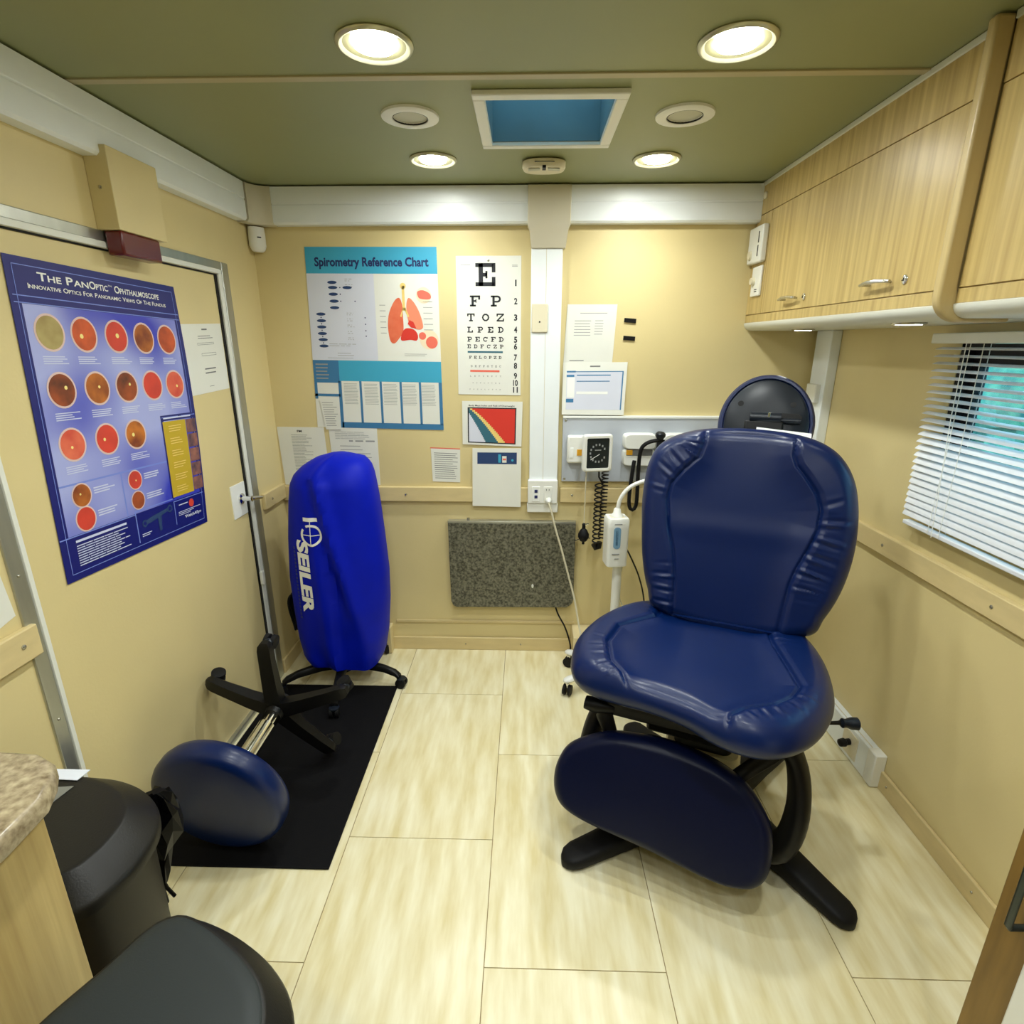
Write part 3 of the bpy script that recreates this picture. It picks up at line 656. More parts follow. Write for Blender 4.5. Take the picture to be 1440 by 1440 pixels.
rows = [('E', .297, .605, .049, .207), ('FP', .206, .690, .272, .349), ('TOZ', .161, .736, .399, .455), ('LPED', .160, .727, .494, .536), ('PECFD', .157, .727, .567, .602),
        ('EDFCZP', .155, .727, .623, .650), ('FELOPZD', .180, .695, .707, .728), ('DEFPOTEC', .203, .689, .776, .791), ('LEFODPCT', .191, .689, .853, .863), ('FDPLTCEO', .23, .67, .906, .914), ('PEZOLCFTD', .18, .679, .955, .963)]
for txt, u0, u1, v0, v1 in rows:
    g = G(); n = len(txt); wv = (v1-v0)*S.h/S.w; big = v1 < .61
    if n == 1: wv = u1-u0
    for i, ch in enumerate(txt):
        a = u0+(u1-wv-u0)*(i/(n-1) if n > 1 else 0)
        for q in slab(ch): S.poly(g, [(a+x/5*wv, v1-y/5*(v1-v0)) for x, y in q][::-1], 2)
        if big: g.build('letter', 'ink', t, smooth=False); g = G()
    if not big: g.build('letter_row', 'ink' if v0 < .72 else 'ink_grey', t, smooth=False)['kind'] = 'stuff'
for k, v in enumerate([.205, .332, .447, .534, .606, .656, .736, .798, .874, .927, .979]):
    g = G(); wn = .022 if k == 0 else (.05 if k < 9 else .075)
    S.text(g, str(k+1), .918-wn/2, v, .918+wn/2, .042, 2, .03); g.build('row_number', 'ink', t)
g = G(); S.rect(g, .159, .671, .717, .684, 2); g.build('green_bar', 'slate_teal', t)
g = G(); S.rect(g, .195, .812, .663, .827, 2); g.build('red_bar', 'salmon', t)
g = G(); S.lines(g, .07, .055, .22, .065, 1, 2, .4, .0); S.lines(g, .86, .06, .95, .075, 2, 2, .5, .1); g.build('small_print', 'ink_grey', t)
G().lathe([(.005, 0), (.005, .002), (.002, .003)], tuple(S.pt(.497, .03, .001)), (0, -1, 0), 14).build('thumb_tack', 'steel', t)

# ---- body mass chart
S = Sheet(NB(-.287, 1.255, -.0035), NB(-.016, 1.252, -.0035), NB(-.021, 1.050, -.0035), NB(-.289, 1.060, -.0035), (0, -1, 0))
t = sheet_thing('body_mass_chart', 'small white sheet with a red, yellow and teal stepped graph below the eye chart', 'chart', S, bow=None) if False else sheet_thing('body_mass_chart', 'small white sheet with a red, yellow and teal stepped graph below the eye chart', 'chart', S)
g = G(); S.rect(g, .09, .14, .90, .955, 1); g.build('graph_border', 'ink', t)
g = G(); S.rect(g, .11, .165, .88, .93, 2); g.build('graph_ground', 'paper_lilac', t)
def stair(g, a, b, k):  # region between two stepped diagonals
    N = 20
    for i in range(N):
        v0 = .165+(.93-.165)*i/N; v1 = .165+(.93-.165)*(i+1)/N
        u0 = a[0]+(a[1]-a[0])*(i/N)**.85; u1 = b[0]+(b[1]-b[0])*(i/N)**.85
        u0 = max(u0, .11); u1 = min(max(u1, .11), .88)
        if u1 > u0: S.rect(g, u0, v0, u1, v1, k)
g = G(); stair(g, (.17, .72), (1, 1), 3); g.build('red_area', 'red', t)
g = G(); stair(g, (.13, .62), (.17, .74), 4); g.build('yellow_steps', 'yellow', t)
g = G(); stair(g, (.06, .40), (.13, .62), 4); g.build('teal_steps', 'slate_teal', t)
g = G(); S.text(g, 'Body Mass Index and Risk of Overweight', .11, .115, .87, .035, 2, .01); g.build('title_text', 'ink', t)
# ---- paper with blue header
S = Sheet(NB(-.243, 1.045, -.0205), NB(-.021, 1.045, -.0205), NB(-.023, .768, -.0215), NB(-.248, .772, -.0215), (0, -1, 0))
t = sheet_thing('wall_paper_notice', 'blank white sheet with a blue header strip hanging below the red graph', 'paper', S)
g = G(); S.rect(g, .10, .07, .91, .265, 1); g.build('blue_header', 'oval_blue', t)
g = G(); S.rect(g, .53, .10, .585, .24, 2); S.disc(g, .82, .20, .025, k=2); g.build('header_picture', 'teal', t)
g = G(); S.rect(g, .61, .13, .70, .24, 2); g.build('header_mug', 'paper', t); g = G(); S.rect(g, .62, .17, .69, .20, 3); g.build('header_mug_stripe', 'salmon', t)
# ---- small lined note
S = Sheet(NB(-.437, 1.040), NB(-.302, 1.035), NB(-.306, .880), NB(-.434, .884), (0, -1, 0))
t = sheet_thing('wall_paper_notice', 'small lined white note above the rub rail, left of the blue header sheet', 'paper', S)
g = G(); S.lines(g, .1, .10, .92, .92, 13, 1, .25, .25); g.build('printed_text', 'ink_mid', t)
g = G(); S.rect(g, -.02, -.03, 1.0, .0, 1); g.build('orange_edge', 'salmon', t)
# ---- two sheets behind the blue cover
S = Sheet(NB(-1.140, 1.136), NB(-.925, 1.134), NB(-.915, .864), NB(-1.132, .864), (0, -1, 0))
t = sheet_thing('wall_paper_notice', 'white typed sheet with a short bold heading in the back left corner', 'paper', S)
g = G(); S.lines(g, .28, .12, .72, .80, 26, 1, .28, .5, .004); g.build('printed_text', 'ink_grey', t)
g = G(); S.text(g, 'FM', .42, .085, .52, .035, 2, .03); g.build('heading_text', 'ink', t)
S = Sheet(NB(-.902, 1.134), NB(-.680, 1.131), NB(-.682, .864), NB(-.895, .864), (0, -1, 0))
t = sheet_thing('wall_paper_notice', 'white form sheet half hidden behind the blue cover', 'paper', S)
g = G(); S.lines(g, .12, .06, .9, .2, 5, 1, .25, .3, .01); S.lines(g, .4, .2, .95, .25, 1, 1, .5, .0, .05); S.lines(g, .2, .28, .9, .8, 8, 1, .15, .4); g.build('printed_text', 'ink_grey', t)
# ---- right of the raceway
S = Sheet(NB(.172, 1.659), NB(.383, 1.659), NB(.372, 1.408), NB(.160, 1.408), (0, -1, 0))
t = sheet_thing('wall_paper_notice', 'upright white sheet with two short columns right of the white raceway', 'paper', S)
g = G(); S.lines(g, .27, .13, .82, .15, 1, 1, .5, .1); S.lines(g, .17, .24, .53, .52, 6, 1, .2, .15); S.lines(g, .58, .24, .76, .50, 6, 1, .2, .1); S.lines(g, .12, .9, .5, .93, 1, 1, .6); g.build('printed_text', 'ink_grey', t)
S = Sheet(NB(.160, 1.420, -.002), NB(.440, 1.423, -.002), NB(.432, 1.196, -.0215), NB(.158, 1.198, -.0215), (0, -1, 0))
t = sheet_thing('wall_paper_notice', 'landscape lilac and white printed screen page above the grey equipment board', 'paper', S, 'paper')
g = G(); S.rect(g, .06, .16, .95, .90, 1); g.build('screen_print', 'paper_lilac', t)
g = G(); S.rect(g, .06, .155, .20, .185, 2); S.rect(g, .2, .165, .95, .18, 2); S.rect(g, .22, .23, .75, .25, 2); S.rect(g, .22, .345, .74, .362, 2); S.rect(g, .93, .17, .95, .90, 2); S.rect(g, .06, .23, .18, .27, 2); S.rect(g, .06, .69, .18, .76, 2); g.build('screen_bars', 'teal_dark', t)
g = G(); S.rect(g, .07, .28, .19, .67, 2); S.rect(g, .22, .55, .72, .60, 2); g.build('screen_fields', 'bright_white', t)
g = G(); S.rect(g, .42, .06, .58, .085, 1); g.build('heading_text', 'ink_mid', t)
for z, lab in ((1.594, 'upper of the two short black tape strips on the back wall'), (1.522, 'lower of the two short black tape strips on the back wall')):
    o = G().obox((.440, -.003, z), (.025, 0, -.002), (0, .003, 0), (.0006, 0, .0085)).build('tape_strip', 'black'); tag(o, lab, 'tape', 'black tape strips')

# ================================================================== EQUIPMENT BOARD
ebt = thing('equipment_board', 'grey wall board with white top edge carrying instrument holders behind the chair', 'wall board', (.53, -.01, .892))
box('panel', 'panel_grey', (.165, .985, -.020, 0, .892, 1.186), ebt, .002)
box('top_edge', 'bright_white', (.165, .985, -.024, 0, 1.182, 1.192), ebt, .001)
for x, z in ((.178, 1.172), (.178, .905), (.97, 1.172), (.97, .905)): screw(ebt, (x, -.020, z), (0, -1, 0), .006)
def holder(x0, lab):
    t = thing('instrument_holder', lab, 'holder', (x0+.07, -.05, .97), 'white instrument holders')
    g = G(); rings = []
    for y, s_ in ((-.020, 1), (-.060, 1), (-.072, .9)):
        rings.append([(x0+.07+.072*s_*math.copysign(abs(math.cos(a))**.35, math.cos(a)), y, 1.085+.034*s_*math.copysign(abs(math.sin(a))**.35, math.sin(a))) for a in [2*math.pi*k/28 for k in range(28)]])
    g.loft(rings).build('top_cradle', 'white_plastic', t)
    rings = []
    for y, s_ in ((-.020, 1), (-.050, 1), (-.060, .92)):
        rings.append([(x0+.07+.072*s_*math.copysign(abs(math.cos(a))**.35, math.cos(a)), y, 1.012+.038*s_*math.copysign(abs(math.sin(a))**.35, math.sin(a))) for a in [2*math.pi*k/28 for k in range(28)]])
    G().loft(rings).build('lower_box', 'white_plastic', t)
    box('dark_band', 'ink_mid', (x0+.012, x0+.128, -.0625, -.055, 1.022, 1.050), t, .002)
    box('amber_window', 'lens_amber', (x0+.012, x0+.040, -.0640, -.058, 1.024, 1.048), t, .002)
    return t
holder(.435, 'white instrument holder with amber window beside the black cord'); holder(.610, 'white instrument holder half hidden behind the chair back')
t = thing('instrument_holder', 'white holder plate with amber window behind the wall gauge', 'holder', (.225, -.04, .98), 'white instrument holders')
box('holder_body', 'white_plastic', (.185, .265, -.058, -.020, .985, 1.108), t, .008)
box('amber_window', 'lens_amber', (.228, .250, -.0600, -.056, 1.020, 1.048), t, .001); box('holder_label', 'bright_white', (.198, .212, -.0605, -.056, 1.01, 1.055), t, .001)
# wall sphygmomanometer gauge, tilted towards the right
bp = thing('blood_pressure_gauge', 'square white wall blood pressure gauge with black dial, coiled tube and bulb', 'gauge', (.31, -.09, .60))
gx = Vector((.985, .17, 0)).normalized(); gn = Vector((.17, -.985, 0)); gz = Vector((0, 0, 1))
gc = Vector((.310, -.100, 1.043))
def rr(cx, hx, hz, r, n=6):
    out = []
    for qx, qz, a0 in ((1, 1, 0), (-1, 1, 90), (-1, -1, 180), (1, -1, 270)):
        for k in range(n+1):
            a = R(a0+90*k/n); out.append((qx*(hx-r)+r*math.cos(a), qz*(hz-r)+r*math.sin(a)))
    return out
def gring(hx, hz, r, d): return [gc+gx*a+gz*b+gn*d for a, b in rr(0, hx, hz, r)]
G().loft([gring(.060, .076, .014, -.02), gring(.066, .082, .014, 0), gring(.066, .082, .014, .018), gring(.060, .076, .012, .024), gring(.050, .066, .006, .0235), gring(.050, .066, .006, .018)]).build('gauge_case', 'white_plastic', bp)
face = G().loft([gring(.051, .067, .004, .017), gring(.051, .067, .004, .0205)]).build('gauge_face', 'gauge_dark', bp)
g = G()
for k in range(13):
    a = R(-60+300*k/12*1.0); p = gc+gn*.0212+gx*(.034*math.cos(a+1.57))+gz*(.038*math.sin(a+1.57))
    g.obox(p, gx*.0032, gz*.0045, gn*.0003)
g.obox(gc+gn*.0212+gz*.014, gx*.014, gz*.002, gn*.0003)
g.build('dial_numbers', 'ink_grey', face)
G().obox(gc+gn*.0216+gx*-.012+gz*-.016, gx*.020+gz*.012, gz*.0012, gn*.0003).build('needle', 'bright_white', face)
G().tube([gc-gn*.01, Vector((.30, -.03, 1.04)), Vector((.29, -.015, 1.04))], .016, 12).build('gauge_arm', 'white_plastic', bp)
def coil(p0, p1, r, turns, th, name):
    p0, p1 = Vector(p0), Vector(p1); n = turns*14; pts = []
    for i in range(n+1):
        f = i/n; a = 2*math.pi*turns*f
        pts.append(p0+(p1-p0)*f+Vector((r*math.cos(a), r*.8*math.sin(a), 0)))
    return G().tube(pts, th, 6).build(name, 'black', bp)
coil((.330, -.085, .90), (.328, -.085, .615), .017, 13, .0036, 'coiled_tube')
G().tube([(.325, -.095, .968), (.327, -.09, .93), (.345, -.085, .90)], .004, 8).build('tube_lead', 'black', bp)
coil((.355, -.085, .955), (.352, -.085, .64), .014, 19, .0034, 'coiled_tube')
G().tube([(.345, -.085, .62), (.342, -.085, .595), (.328, -.085, .590), (.318, -.085, .61)], .013, 10).build('tube_bundle', 'black', bp)
G().tube([(.268, -.105, .965), (.268, -.10, .83), (.268, -.095, .715)], .0022, 8).build('bulb_hose', 'cord_white', bp)
b_ = G().lathe([(.004, .090), (.008, .086), (.008, .064), (.016, .056), (.025, .036), (.025, .022), (.015, .004), (.006, 0), (.006, -.012)][::-1], (.268, -.095, .625), (0, 0, 1), 24).build('squeeze_bulb', 'black_rubber', bp)
G().tube([(.262, -.095, .706), (.290, -.098, .712)], .004, 8).build('bulb_valve', 'chrome', bp)
G().tube([(.23, -.10, .632), (.255, -.10, .642), (.30, -.09, .640)], .002, 6).build('hose_loop', 'black', bp)
# handle with cord in holder
oh = thing('handheld_instrument', 'black instrument handle with a hanging looped black cord beside the chair back', 'instrument', (.58, -.09, .77))
G().lathe([(.006, 0), (.011, .005), (.011, .08), (.012, .09), (.010, .105), (.016, .112), (.022, .122), (.022, .132), (.014, .140), (.004, .142)], (.575, -.095, .995), (.06, -.05, 1), 24).build('handle_grip', 'black_gloss', oh)
G().tube(cat_rom([(.592, -.10, 1.075), (.60, -.10, 1.092), (.57, -.105, 1.098), (.525, -.105, 1.085), (.502, -.10, 1.05), (.500, -.09, .95), (.503, -.085, .83), (.500, -.08, .79), (.487, -.08, .775), (.473, -.08, .79), (.470, -.075, .84), (.478, -.07, .95), (.485, -.06, 1.0)], 60, False).tolist(), .0085, 8).build('hanging_cord', 'black_rubber', oh)

# ================================================================== GRANITE FOLD DOWN TABLE
ft = thing('fold_down_table', 'folded down grey granite pattern table leaf on the back wall', 'table', (-.065, -.02, .253))
pl = [(-.366, .690), (.237, .690), (.237, .300)]+[(.237-.022*(1-math.cos(R(a)))-.0, .300-.030*math.sin(R(a))) for a in (30, 60)]+[(.205, .258), (-.335, .254)]+[(-.352, .262), (-.362, .285)]
G().prism([(x, -.014, z) for x, z in pl], (0, -.024, 0)).build('table_leaf', 'granite_grey', ft, .003)
box('hinge_strip', 'aluminium', (-.366, .237, -.038, -.004, .6905, .700), ft, .001)
G().lathe([(.007, 0), (.007, .012)], (-.27, -.02, .700), (0, 0, 1), 10).build('hinge_pin', 'steel', ft)
G().ell((.037, -.0385, .372), .0055, .002, .0105).build('chipped_spot', 'paper', ft)

# ================================================================== EXAM CHAIR
def seg_dist(P, line):
    """distance of points P (N,2) to polyline, and arc length of the nearest point"""
    best = np.full(len(P), 9.0); arc = np.zeros(len(P)); acc = 0
    L = np.array(line)
    for a, b in zip(L[:-1], L[1:]):
        d = b-a; l = np.linalg.norm(d)
        if l < 1e-9: continue
        t = np.clip(((P-a)@d)/(l*l), 0, 1); q = a+t[:, None]*d; dd = np.linalg.norm(P-q, axis=1)
        m = dd < best; best[m] = dd[m]; arc[m] = acc+t[m]*l; acc += l
    return best, arc
def inside(P, poly):
    x, y = P[:, 0], P[:, 1]; c = np.zeros(len(P), bool); n = len(poly)
    for i in range(n):
        x0, y0 = poly[i]; x1, y1 = poly[(i+1) % n]
        m = ((y0 > y) != (y1 > y)) & (x < (x1-x0)*(y-y0)/((y1-y0) if y1 != y0 else 1e-9)+x0); c ^= m
    return c
def pad(outline, T, rnd, o, ax, ay, n, hfun=None, N=200, K=60, back=.7, crown=0.0):
    """upholstered pad: rounded edge, shaped front (towards n) and flatter back"""
    o, ax, ay, n = map(np.array, (o, ax, ay, n))
    out = cat_rom(outline, N); c = out.mean(0); rad = np.linalg.norm(out-c, axis=1)
    rmean = rad.mean()
    def layer(s, sign, h=True):
        P = c+(out-c)*s; d = (1-s)*rad
        q = 1-np.clip(d/rnd, 0, 1); z = sign*T/2*np.sqrt(np.maximum(0, 1-q*q))*(1 if sign > 0 else back)
        if sign > 0:
            z = z+crown*(1-s**2)
            if hfun is not None and h:
                w = np.clip(d/(rnd*.45), 0, 1); z = z+hfun(P, d)*w
        return [tuple(o+ax*p[0]+ay*p[1]+n*zz) for p, zz in zip(P, z)]
    g = G(); rings = []
    ss = 1-(np.linspace(0, 1, K)**1.35)
    ss[-1] = .004
    for s in [.1, .4, .7, .85, .93, .97, .99]: rings.append(layer(s, -1))
    rings.append(layer(1.0, 1, False))
    for s in ss[1:]: rings.append(layer(s, 1))
    return g.loft(rings)
CA = R(22); CH = np.array([.675, -.81, 0.]); ex = np.array([math.cos(CA), -math.sin(CA), 0]); ef = np.array([-math.sin(CA), -math.cos(CA), 0]); ez = np.array([0, 0, 1.])
def CW(x, f, z): return tuple(CH+ex*x+ef*f+ez*z)
chair = thing('exam_chair', 'navy blue vinyl powered exam chair with footrest on a black base', 'chair', (.62, -.98, 0))
sL = [(-.205, .02), (-.212, .095), (-.257, .147), (-.311, .212), (-.321, .323), (-.288, .421), (-.245, .469), (-.220, .509), (-.214, .56), (-.21, .66)]
sR = [(.125, .02), (.14, .127), (.179, .258), (.205, .352), (.185, .409), (.149, .455), (.075, .507), (.043, .548), (.034, .60), (.03, .70)]
def wrinkle(arc, d, f, amp, reach, seed, gate):
    r = np.random.RandomState(seed); ph = r.rand(4)*6
    w = np.sin(arc*f+ph[0])+.6*np.sin(arc*f*1.7+ph[1]+d*30)
    g_ = np.clip(np.sin(arc*gate+ph[2])*1.2+.4, 0, 1)
    return amp*w*g_*np.exp(-((d-reach*.5)/(reach*.5))**2)
def h_seat(P, d):
    dl, al = seg_dist(P, sL); dr, ar = seg_dist(P, sR)
    ins = inside(P, sL+sR[::-1]); dm = np.minimum(dl, dr)
    h = -.0085*np.exp(-(dm/.0055)**2)
    h += np.where(ins, -.013*np.tanh(dm/.035), .006*np.clip(dm/.02, 0, 1)*np.clip(1-dm/.16, 0, 1))
    h += np.where(~ins, wrinkle(al, dl, 210, .0012, .055, 3, 14)*(dl < dr)+wrinkle(ar, dr, 210, .0012, .055, 5, 14)*(dr <= dl), 0)
    return h
seat_out = [(-.225, -.05), (-.331, .01), (-.401, .14), (-.429, .28), (-.418, .385), (-.388, .460), (-.336, .500), (-.254, .512), (-.157, .518), (-.064, .540), (.008, .575), (.072, .592), (.132, .585), (.193, .548), (.243, .485), (.282, .395), (.300, .291), (.292, .146), (.255, .02), (.20, -.05), (0, -.075)]
pad(seat_out, .125, .060, CW(0, 0, .568), ex, ef, ez, h_seat, N=420, K=150).build('seat', 'navy_vinyl', chair)
def upv(deg): a = R(deg); return ez*math.cos(a)-ef*math.sin(a), ef*math.cos(a)+ez*math.sin(a)
u15, n15 = upv(15)
bL = [(-.130, .70), (-.129, .62), (-.129, .571), (-.140, .53), (-.186, .48), (-.217, .434), (-.223, .386), (-.208, .292), (-.184, .211), (-.170, .124), (-.163, .0)]
bR = [(.142, .70), (.142, .621), (.138, .557), (.150, .525), (.180, .49), (.214, .443), (.230, .395), (.228, .336), (.207, .268), (.185, .209), (.171, .158), (.155, .0)]
def h_back(P, d):
    dl, al = seg_dist(P, bL); dr, ar = seg_dist(P, bR)
    ins = inside(P, bL+bR[::-1]); dm = np.minimum(dl, dr)
    h = -.007*np.exp(-(dm/.005)**2)
    h += np.where(ins, -.018*np.tanh(dm/.055), .008*np.clip(dm/.02, 0, 1)*np.clip(1-dm/.14, 0, 1))
    h += np.where(~ins, wrinkle(al, dl, 190, .0020, .07, 8, 13)*(dl < dr)+wrinkle(ar, dr, 170, .0024, .08, 11, 11)*(dr <= dl), 0)
    h += np.where(ins, .003*np.exp(-((P[:, 1]-.30)/.04)**2), 0)
    return h
back_out = [(-.215, -.005), (-.262, .07), (-.290, .17), (-.305, .28), (-.314, .38), (-.306, .50), (-.262, .578), (-.150, .625), (.014, .636), (.160, .622), (.252, .582), (.308, .51), (.335, .41), (.340, .285), (.322, .165), (.285, .065), (.235, -.005), (.01, -.04)]
bo = np.array(CW(0, .03, .62))
pad(back_out, .105, .050, bo, ex, u15, n15, h_back, N=420, K=150).build('backrest', 'navy_vinyl', chair)
# vinyl skirt closing the gap between back and seat
g = G(); rings = []
for f, z in ((-.012, .68), (.006, .655), (.020, .635), (.034, .624), (.045, .615), (.05, .585), (-.03, .57), (-.05, .62), (-.04, .68)):
    rings.append([CW(x, f+.004*math.sin(x*38), z+.003*math.sin(x*21)) for x in np.linspace(-.232, .236, 30)])
V = [[rings[k][i] for k in range(len(rings))] for i in range(30)]
g.loft(V).build('lumbar_skirt', 'navy_vinyl', chair)
# foot rest pad
u20, n20 = upv(20)
leg_out = [(-.421, -.247), (-.415, -.191), (-.381, -.132), (-.291, -.078), (-.20, -.058), (-.089, -.054), (.029, -.075), (.112, -.115), (.166, -.18), (.185, -.235), (.187, -.31), (.169, -.355), (.131, -.378), (.051, -.385), (-.145, -.362), (-.295, -.345), (-.374, -.325), (-.408, -.295)]
lo = np.array(CW(0, .42, .47))
pad(leg_out, .085, .035, lo, ex, u20, n20, None, N=180, K=36, crown=.008).build('footrest', 'navy_dark', chair)
c_ = np.array(leg_out).mean(0)
pad([tuple(c_+(np.array(p)-c_)*.985+np.array([0, -.006])) for p in leg_out], .030, .012, lo-n20*.036, ex, u20, n20, None, N=90, K=8).build('footrest_shell', 'black', chair)
# head rest seen from behind
ho = np.array(CW(.048, -.25, 1.2)); hc = ho+u15*.035
def hell(rx, ry, off, n=64): return [tuple(hc+ex*rx*math.cos(t)+u15*ry*math.sin(t)+n15*off) for t in [2*math.pi*k/n for k in range(n)]]
hr_ = G().loft([hell(.10, .115, -.05), hell(.135, .150, -.042), hell(.150, .168, -.020), hell(.152, .170, -.002), hell(.150, .168, .010), hell(.143, .161, .019), hell(.136, .154, .019), hell(.133, .151, .010)]).build('headrest', 'navy_vinyl', chair)
hp = G().loft([hell(.132, .150, .004), hell(.131, .149, .017), hell(.124, .142, .022), hell(.06, .07, .024), hell(.01, .012, .0245)]).build('headrest_back_plate', 'black_gloss', chair)
for x, s_ in ((-.084, .066), (.078, .068)): G().lathe([(.0095, -.002), (.0095, .001)], hc+ex*x+u15*s_+n15*.0225, n15, 18).build('bolt_hole', 'black', hp)
G().loft([[tuple(hc+ex*x+u15*y+n15*o_) for x, y in [(.03+.062*(1 if abs(t) < 1.5708 or t > 4.71 else -1)+.016*math.cos(t), .022+.016*math.sin(t)) for t in [2*math.pi*k/32 for k in range(32)]]] for o_ in (.018, .0255)]).build('slot_recess', 'black', hp)
G().tube([hc+ex*-.050+u15*.018+n15*.040, hc+ex*.045+u15*.018+n15*.040], .017, 16).build('hinge_bar', 'black_gloss', hp)
G().tube([hc+ex*.045+u15*.012+n15*.035, hc+ex*.105+u15*.012+n15*.035], .008, 12).build('hinge_pin', 'black_gloss', hp)
G().obox(hc+ex*-.005+u15*-.022+n15*.035, ex*.060, u15*.030, n15*.016).build('hinge_block', 'black', hp, .006)
G().obox(hc+ex*.008+u15*.026+n15*.057, ex*.004, u15*.008, n15*.004).build('lever_tip', 'chrome', hp, .001)
for x in (-.035, .035): G().obox(hc+ex*x+u15*-.16+n15*.0, ex*.012, u15*.12, n15*.006).build('headrest_bar', 'steel', chair)
# seat carriage and column
G().obox(CW(-.05, .23, .485), ex*.20, ef*.20, ez*.016).build('seat_plate', 'black', chair, .006)
G().obox(CW(-.07, .40, .468), ex*.22, ef*.030, ez*.022).build('front_crossbar', 'black', chair, .006)
G().obox(CW(-.06, .18, .40), ex*.13, ef*.12, ez*.075).build('lift_carriage', 'black', chair, .01)
g = G()
def rrect(cx, cf, hx, hf, z, r=.03): return [CW(cx+a, cf+b, z) for a, b in rr(0, hx, hf, r)]
g.loft([rrect(-.02, .13, .125, .12, .05), rrect(-.02, .13, .12, .115, .20), rrect(-.02, .13, .11, .10, .24)]); g.build('column_cover', 'shroud_beige', chair)
g = G().loft([rrect(-.02, .13, .09, .085, .24), rrect(-.02, .13, .09, .085, .36)]); g.build('lift_column', 'black', chair)
G().tube([CW(-.355, .43, .470), CW(-.325, .43, .468), CW(-.27, .42, .465)], [.020, .024, .016], 14).build('footrest_pivot', 'black', chair)
G().tube([CW(-.300, .40, .455), CW(-.302, .40, .42), CW(-.27, .42, .36)], [.020, .026, .020], 12).build('footrest_arm', 'black', chair)
G().tube([CW(.165, .37, .455), CW(.165, .38, .42), CW(.08, .42, .34)], [.020, .024, .020], 12).build('footrest_arm', 'black', chair)
for sx in (1, -1):
    pts = [(.155, .36, .47), (.215, .35, .42), (.242, .37, .34), (.245, .40, .25), (.225, .41, .16), (.18, .36, .09), (.12, .28, .06)]
    pts = [(x*sx-(0 if sx > 0 else .10), f, z) for x, f, z in pts]
    cr_ = cat_rom(pts, 24, False); rings = []
    for i, (x, f, z) in enumerate(cr_):
        t = cr_[min(i+1, 23)]-cr_[max(i-1, 0)]; t /= np.linalg.norm(t); a = np.cross(t, [0, 1, 0]); a /= np.linalg.norm(a); b = np.cross(t, a)
        w_ = .030+.012*math.sin(math.pi*i/23)
        rings.append([CW(*(np.array([x, f, z])+a*w_*math.cos(q)*.75+b*w_*math.sin(q)*1.3)) for q in [2*math.pi*k/14 for k in range(14)]])
    G().loft(rings).build('side_cover', 'black', chair)
# base feet: long tapered black arms
bc = Vector((.64, -.99, 0))
def foot(tip):
    tip = Vector(tip); d = (tip-bc); L = d.length; d.normalize(); s_ = Vector((-d.y, d.x, 0)); rings = []
    for f, w_, h in ((0, .075, .11), (.15, .070, .105), (.35, .055, .088), (.6, .046, .068), (.8, .043, .052), (.92, .041, .044), (.965, .034, .038), (.99, .020, .030), (1, .006, .022)):
        c = bc+d*L*f; sec = []
        for k in range(16):
            a = 2*math.pi*k/16; cc = math.copysign(abs(math.cos(a))**.6, math.cos(a)); ss_ = math.copysign(abs(math.sin(a))**.6, math.sin(a))
            sec.append(c+s_*w_*cc+Vector((0, 0, h/2+.002+h/2*ss_)))
        rings.append(sec)
    G().loft(rings).build('base_foot', 'black_rubber', chair)
for tp in ((.885, -1.395, 0), (.118, -1.225, 0), (.98, -.72, 0), (.42, -.60, 0)): foot(tp)
G().tube([CW(.285, .245, .46), CW(.335, .215, .455), CW(.350, .205, .452)], [.004, .006, .010], 12).build('lever_rod', 'black', chair)
G().lathe([(.008, 0), (.014, .006), (.012, .016), (.017, .030), (.018, .048), (.012, .052)], CW(.340, .212, .454), tuple(ex+ef*-.35), 20).build('release_knob', 'black_gloss', chair)
# white paper roll at the back
o = G().tube([np.array(CW(.02, -.20, 1.200)), np.array(CW(.185, -.20, 1.188))], .033, 24).build('paper_roll', 'bright_white'); tag(o, 'white exam paper roll peeping over the chair back below the headrest', 'paper roll')

# ================================================================== MICROSCOPE STAND WITH BLUE COVER
mc = thing('covered_microscope', 'microscope on a rolling stand under a bright blue lettered dust cover', 'microscope', (-.83, -.29, 0))
zk = [.118, .16, .25, .40, .54, .72, .87, .945, .985, 1.02, 1.045, 1.06]
xl = [-.985, -1.008, -1.016, -1.022, -1.024, -1.010, -.992, -.980, -.962, -.925, -.880, -.82]
xr = [-.655, -.640, -.622, -.607, -.603, -.612, -.622, -.630, -.638, -.652, -.68, -.75]
dk = [.125, .135, .145, .15, .15, .145, .135, .125, .115, .100, .075, .03]
yk = [-.27]*8+[-.262, -.25, -.235, -.22]
def cover_param(z):
    return [float(np.interp(z, zk, a)) for a in (xl, xr, dk, yk)]
def cfold(X, z):     # soft diagonal folds, X in -1..1 on the front
    f = .016*math.exp(-((X-(.55-1.15*(z-.35)))/.16)**2)*min(1, max(0, (z-.2)/.2))*(1 if z < .98 else 0)
    f -= .014*math.exp(-((X-(.30-1.05*(z-.35)))/.12)**2)*(1 if .35 < z < .98 else 0)*min(1, max(0, (z-.35)/.15))
    f += .010*math.exp(-((X+.15+.3*(z-.5))/.14)**2)-.008*math.exp(-((X-.12-.2*(.4-z))/.10)**2)*(z < .6)
    f += .006*math.sin(X*9+z*7)*math.exp(-((z-.15)/.12)**2)
    return f*1.25
def front_y(x, z):
    a, b, d, yc = cover_param(z); X = (x-(a+b)/2)/((b-a)/2); X = max(-.995, min(.995, X))
    return yc-(d*(1-abs(X)**2.5)**(1/2.5)+cfold(X, z))
rings = []
nz = 60
zs_ = [.118+(1.06-.118)*(k/nz) for k in range(nz+1)]
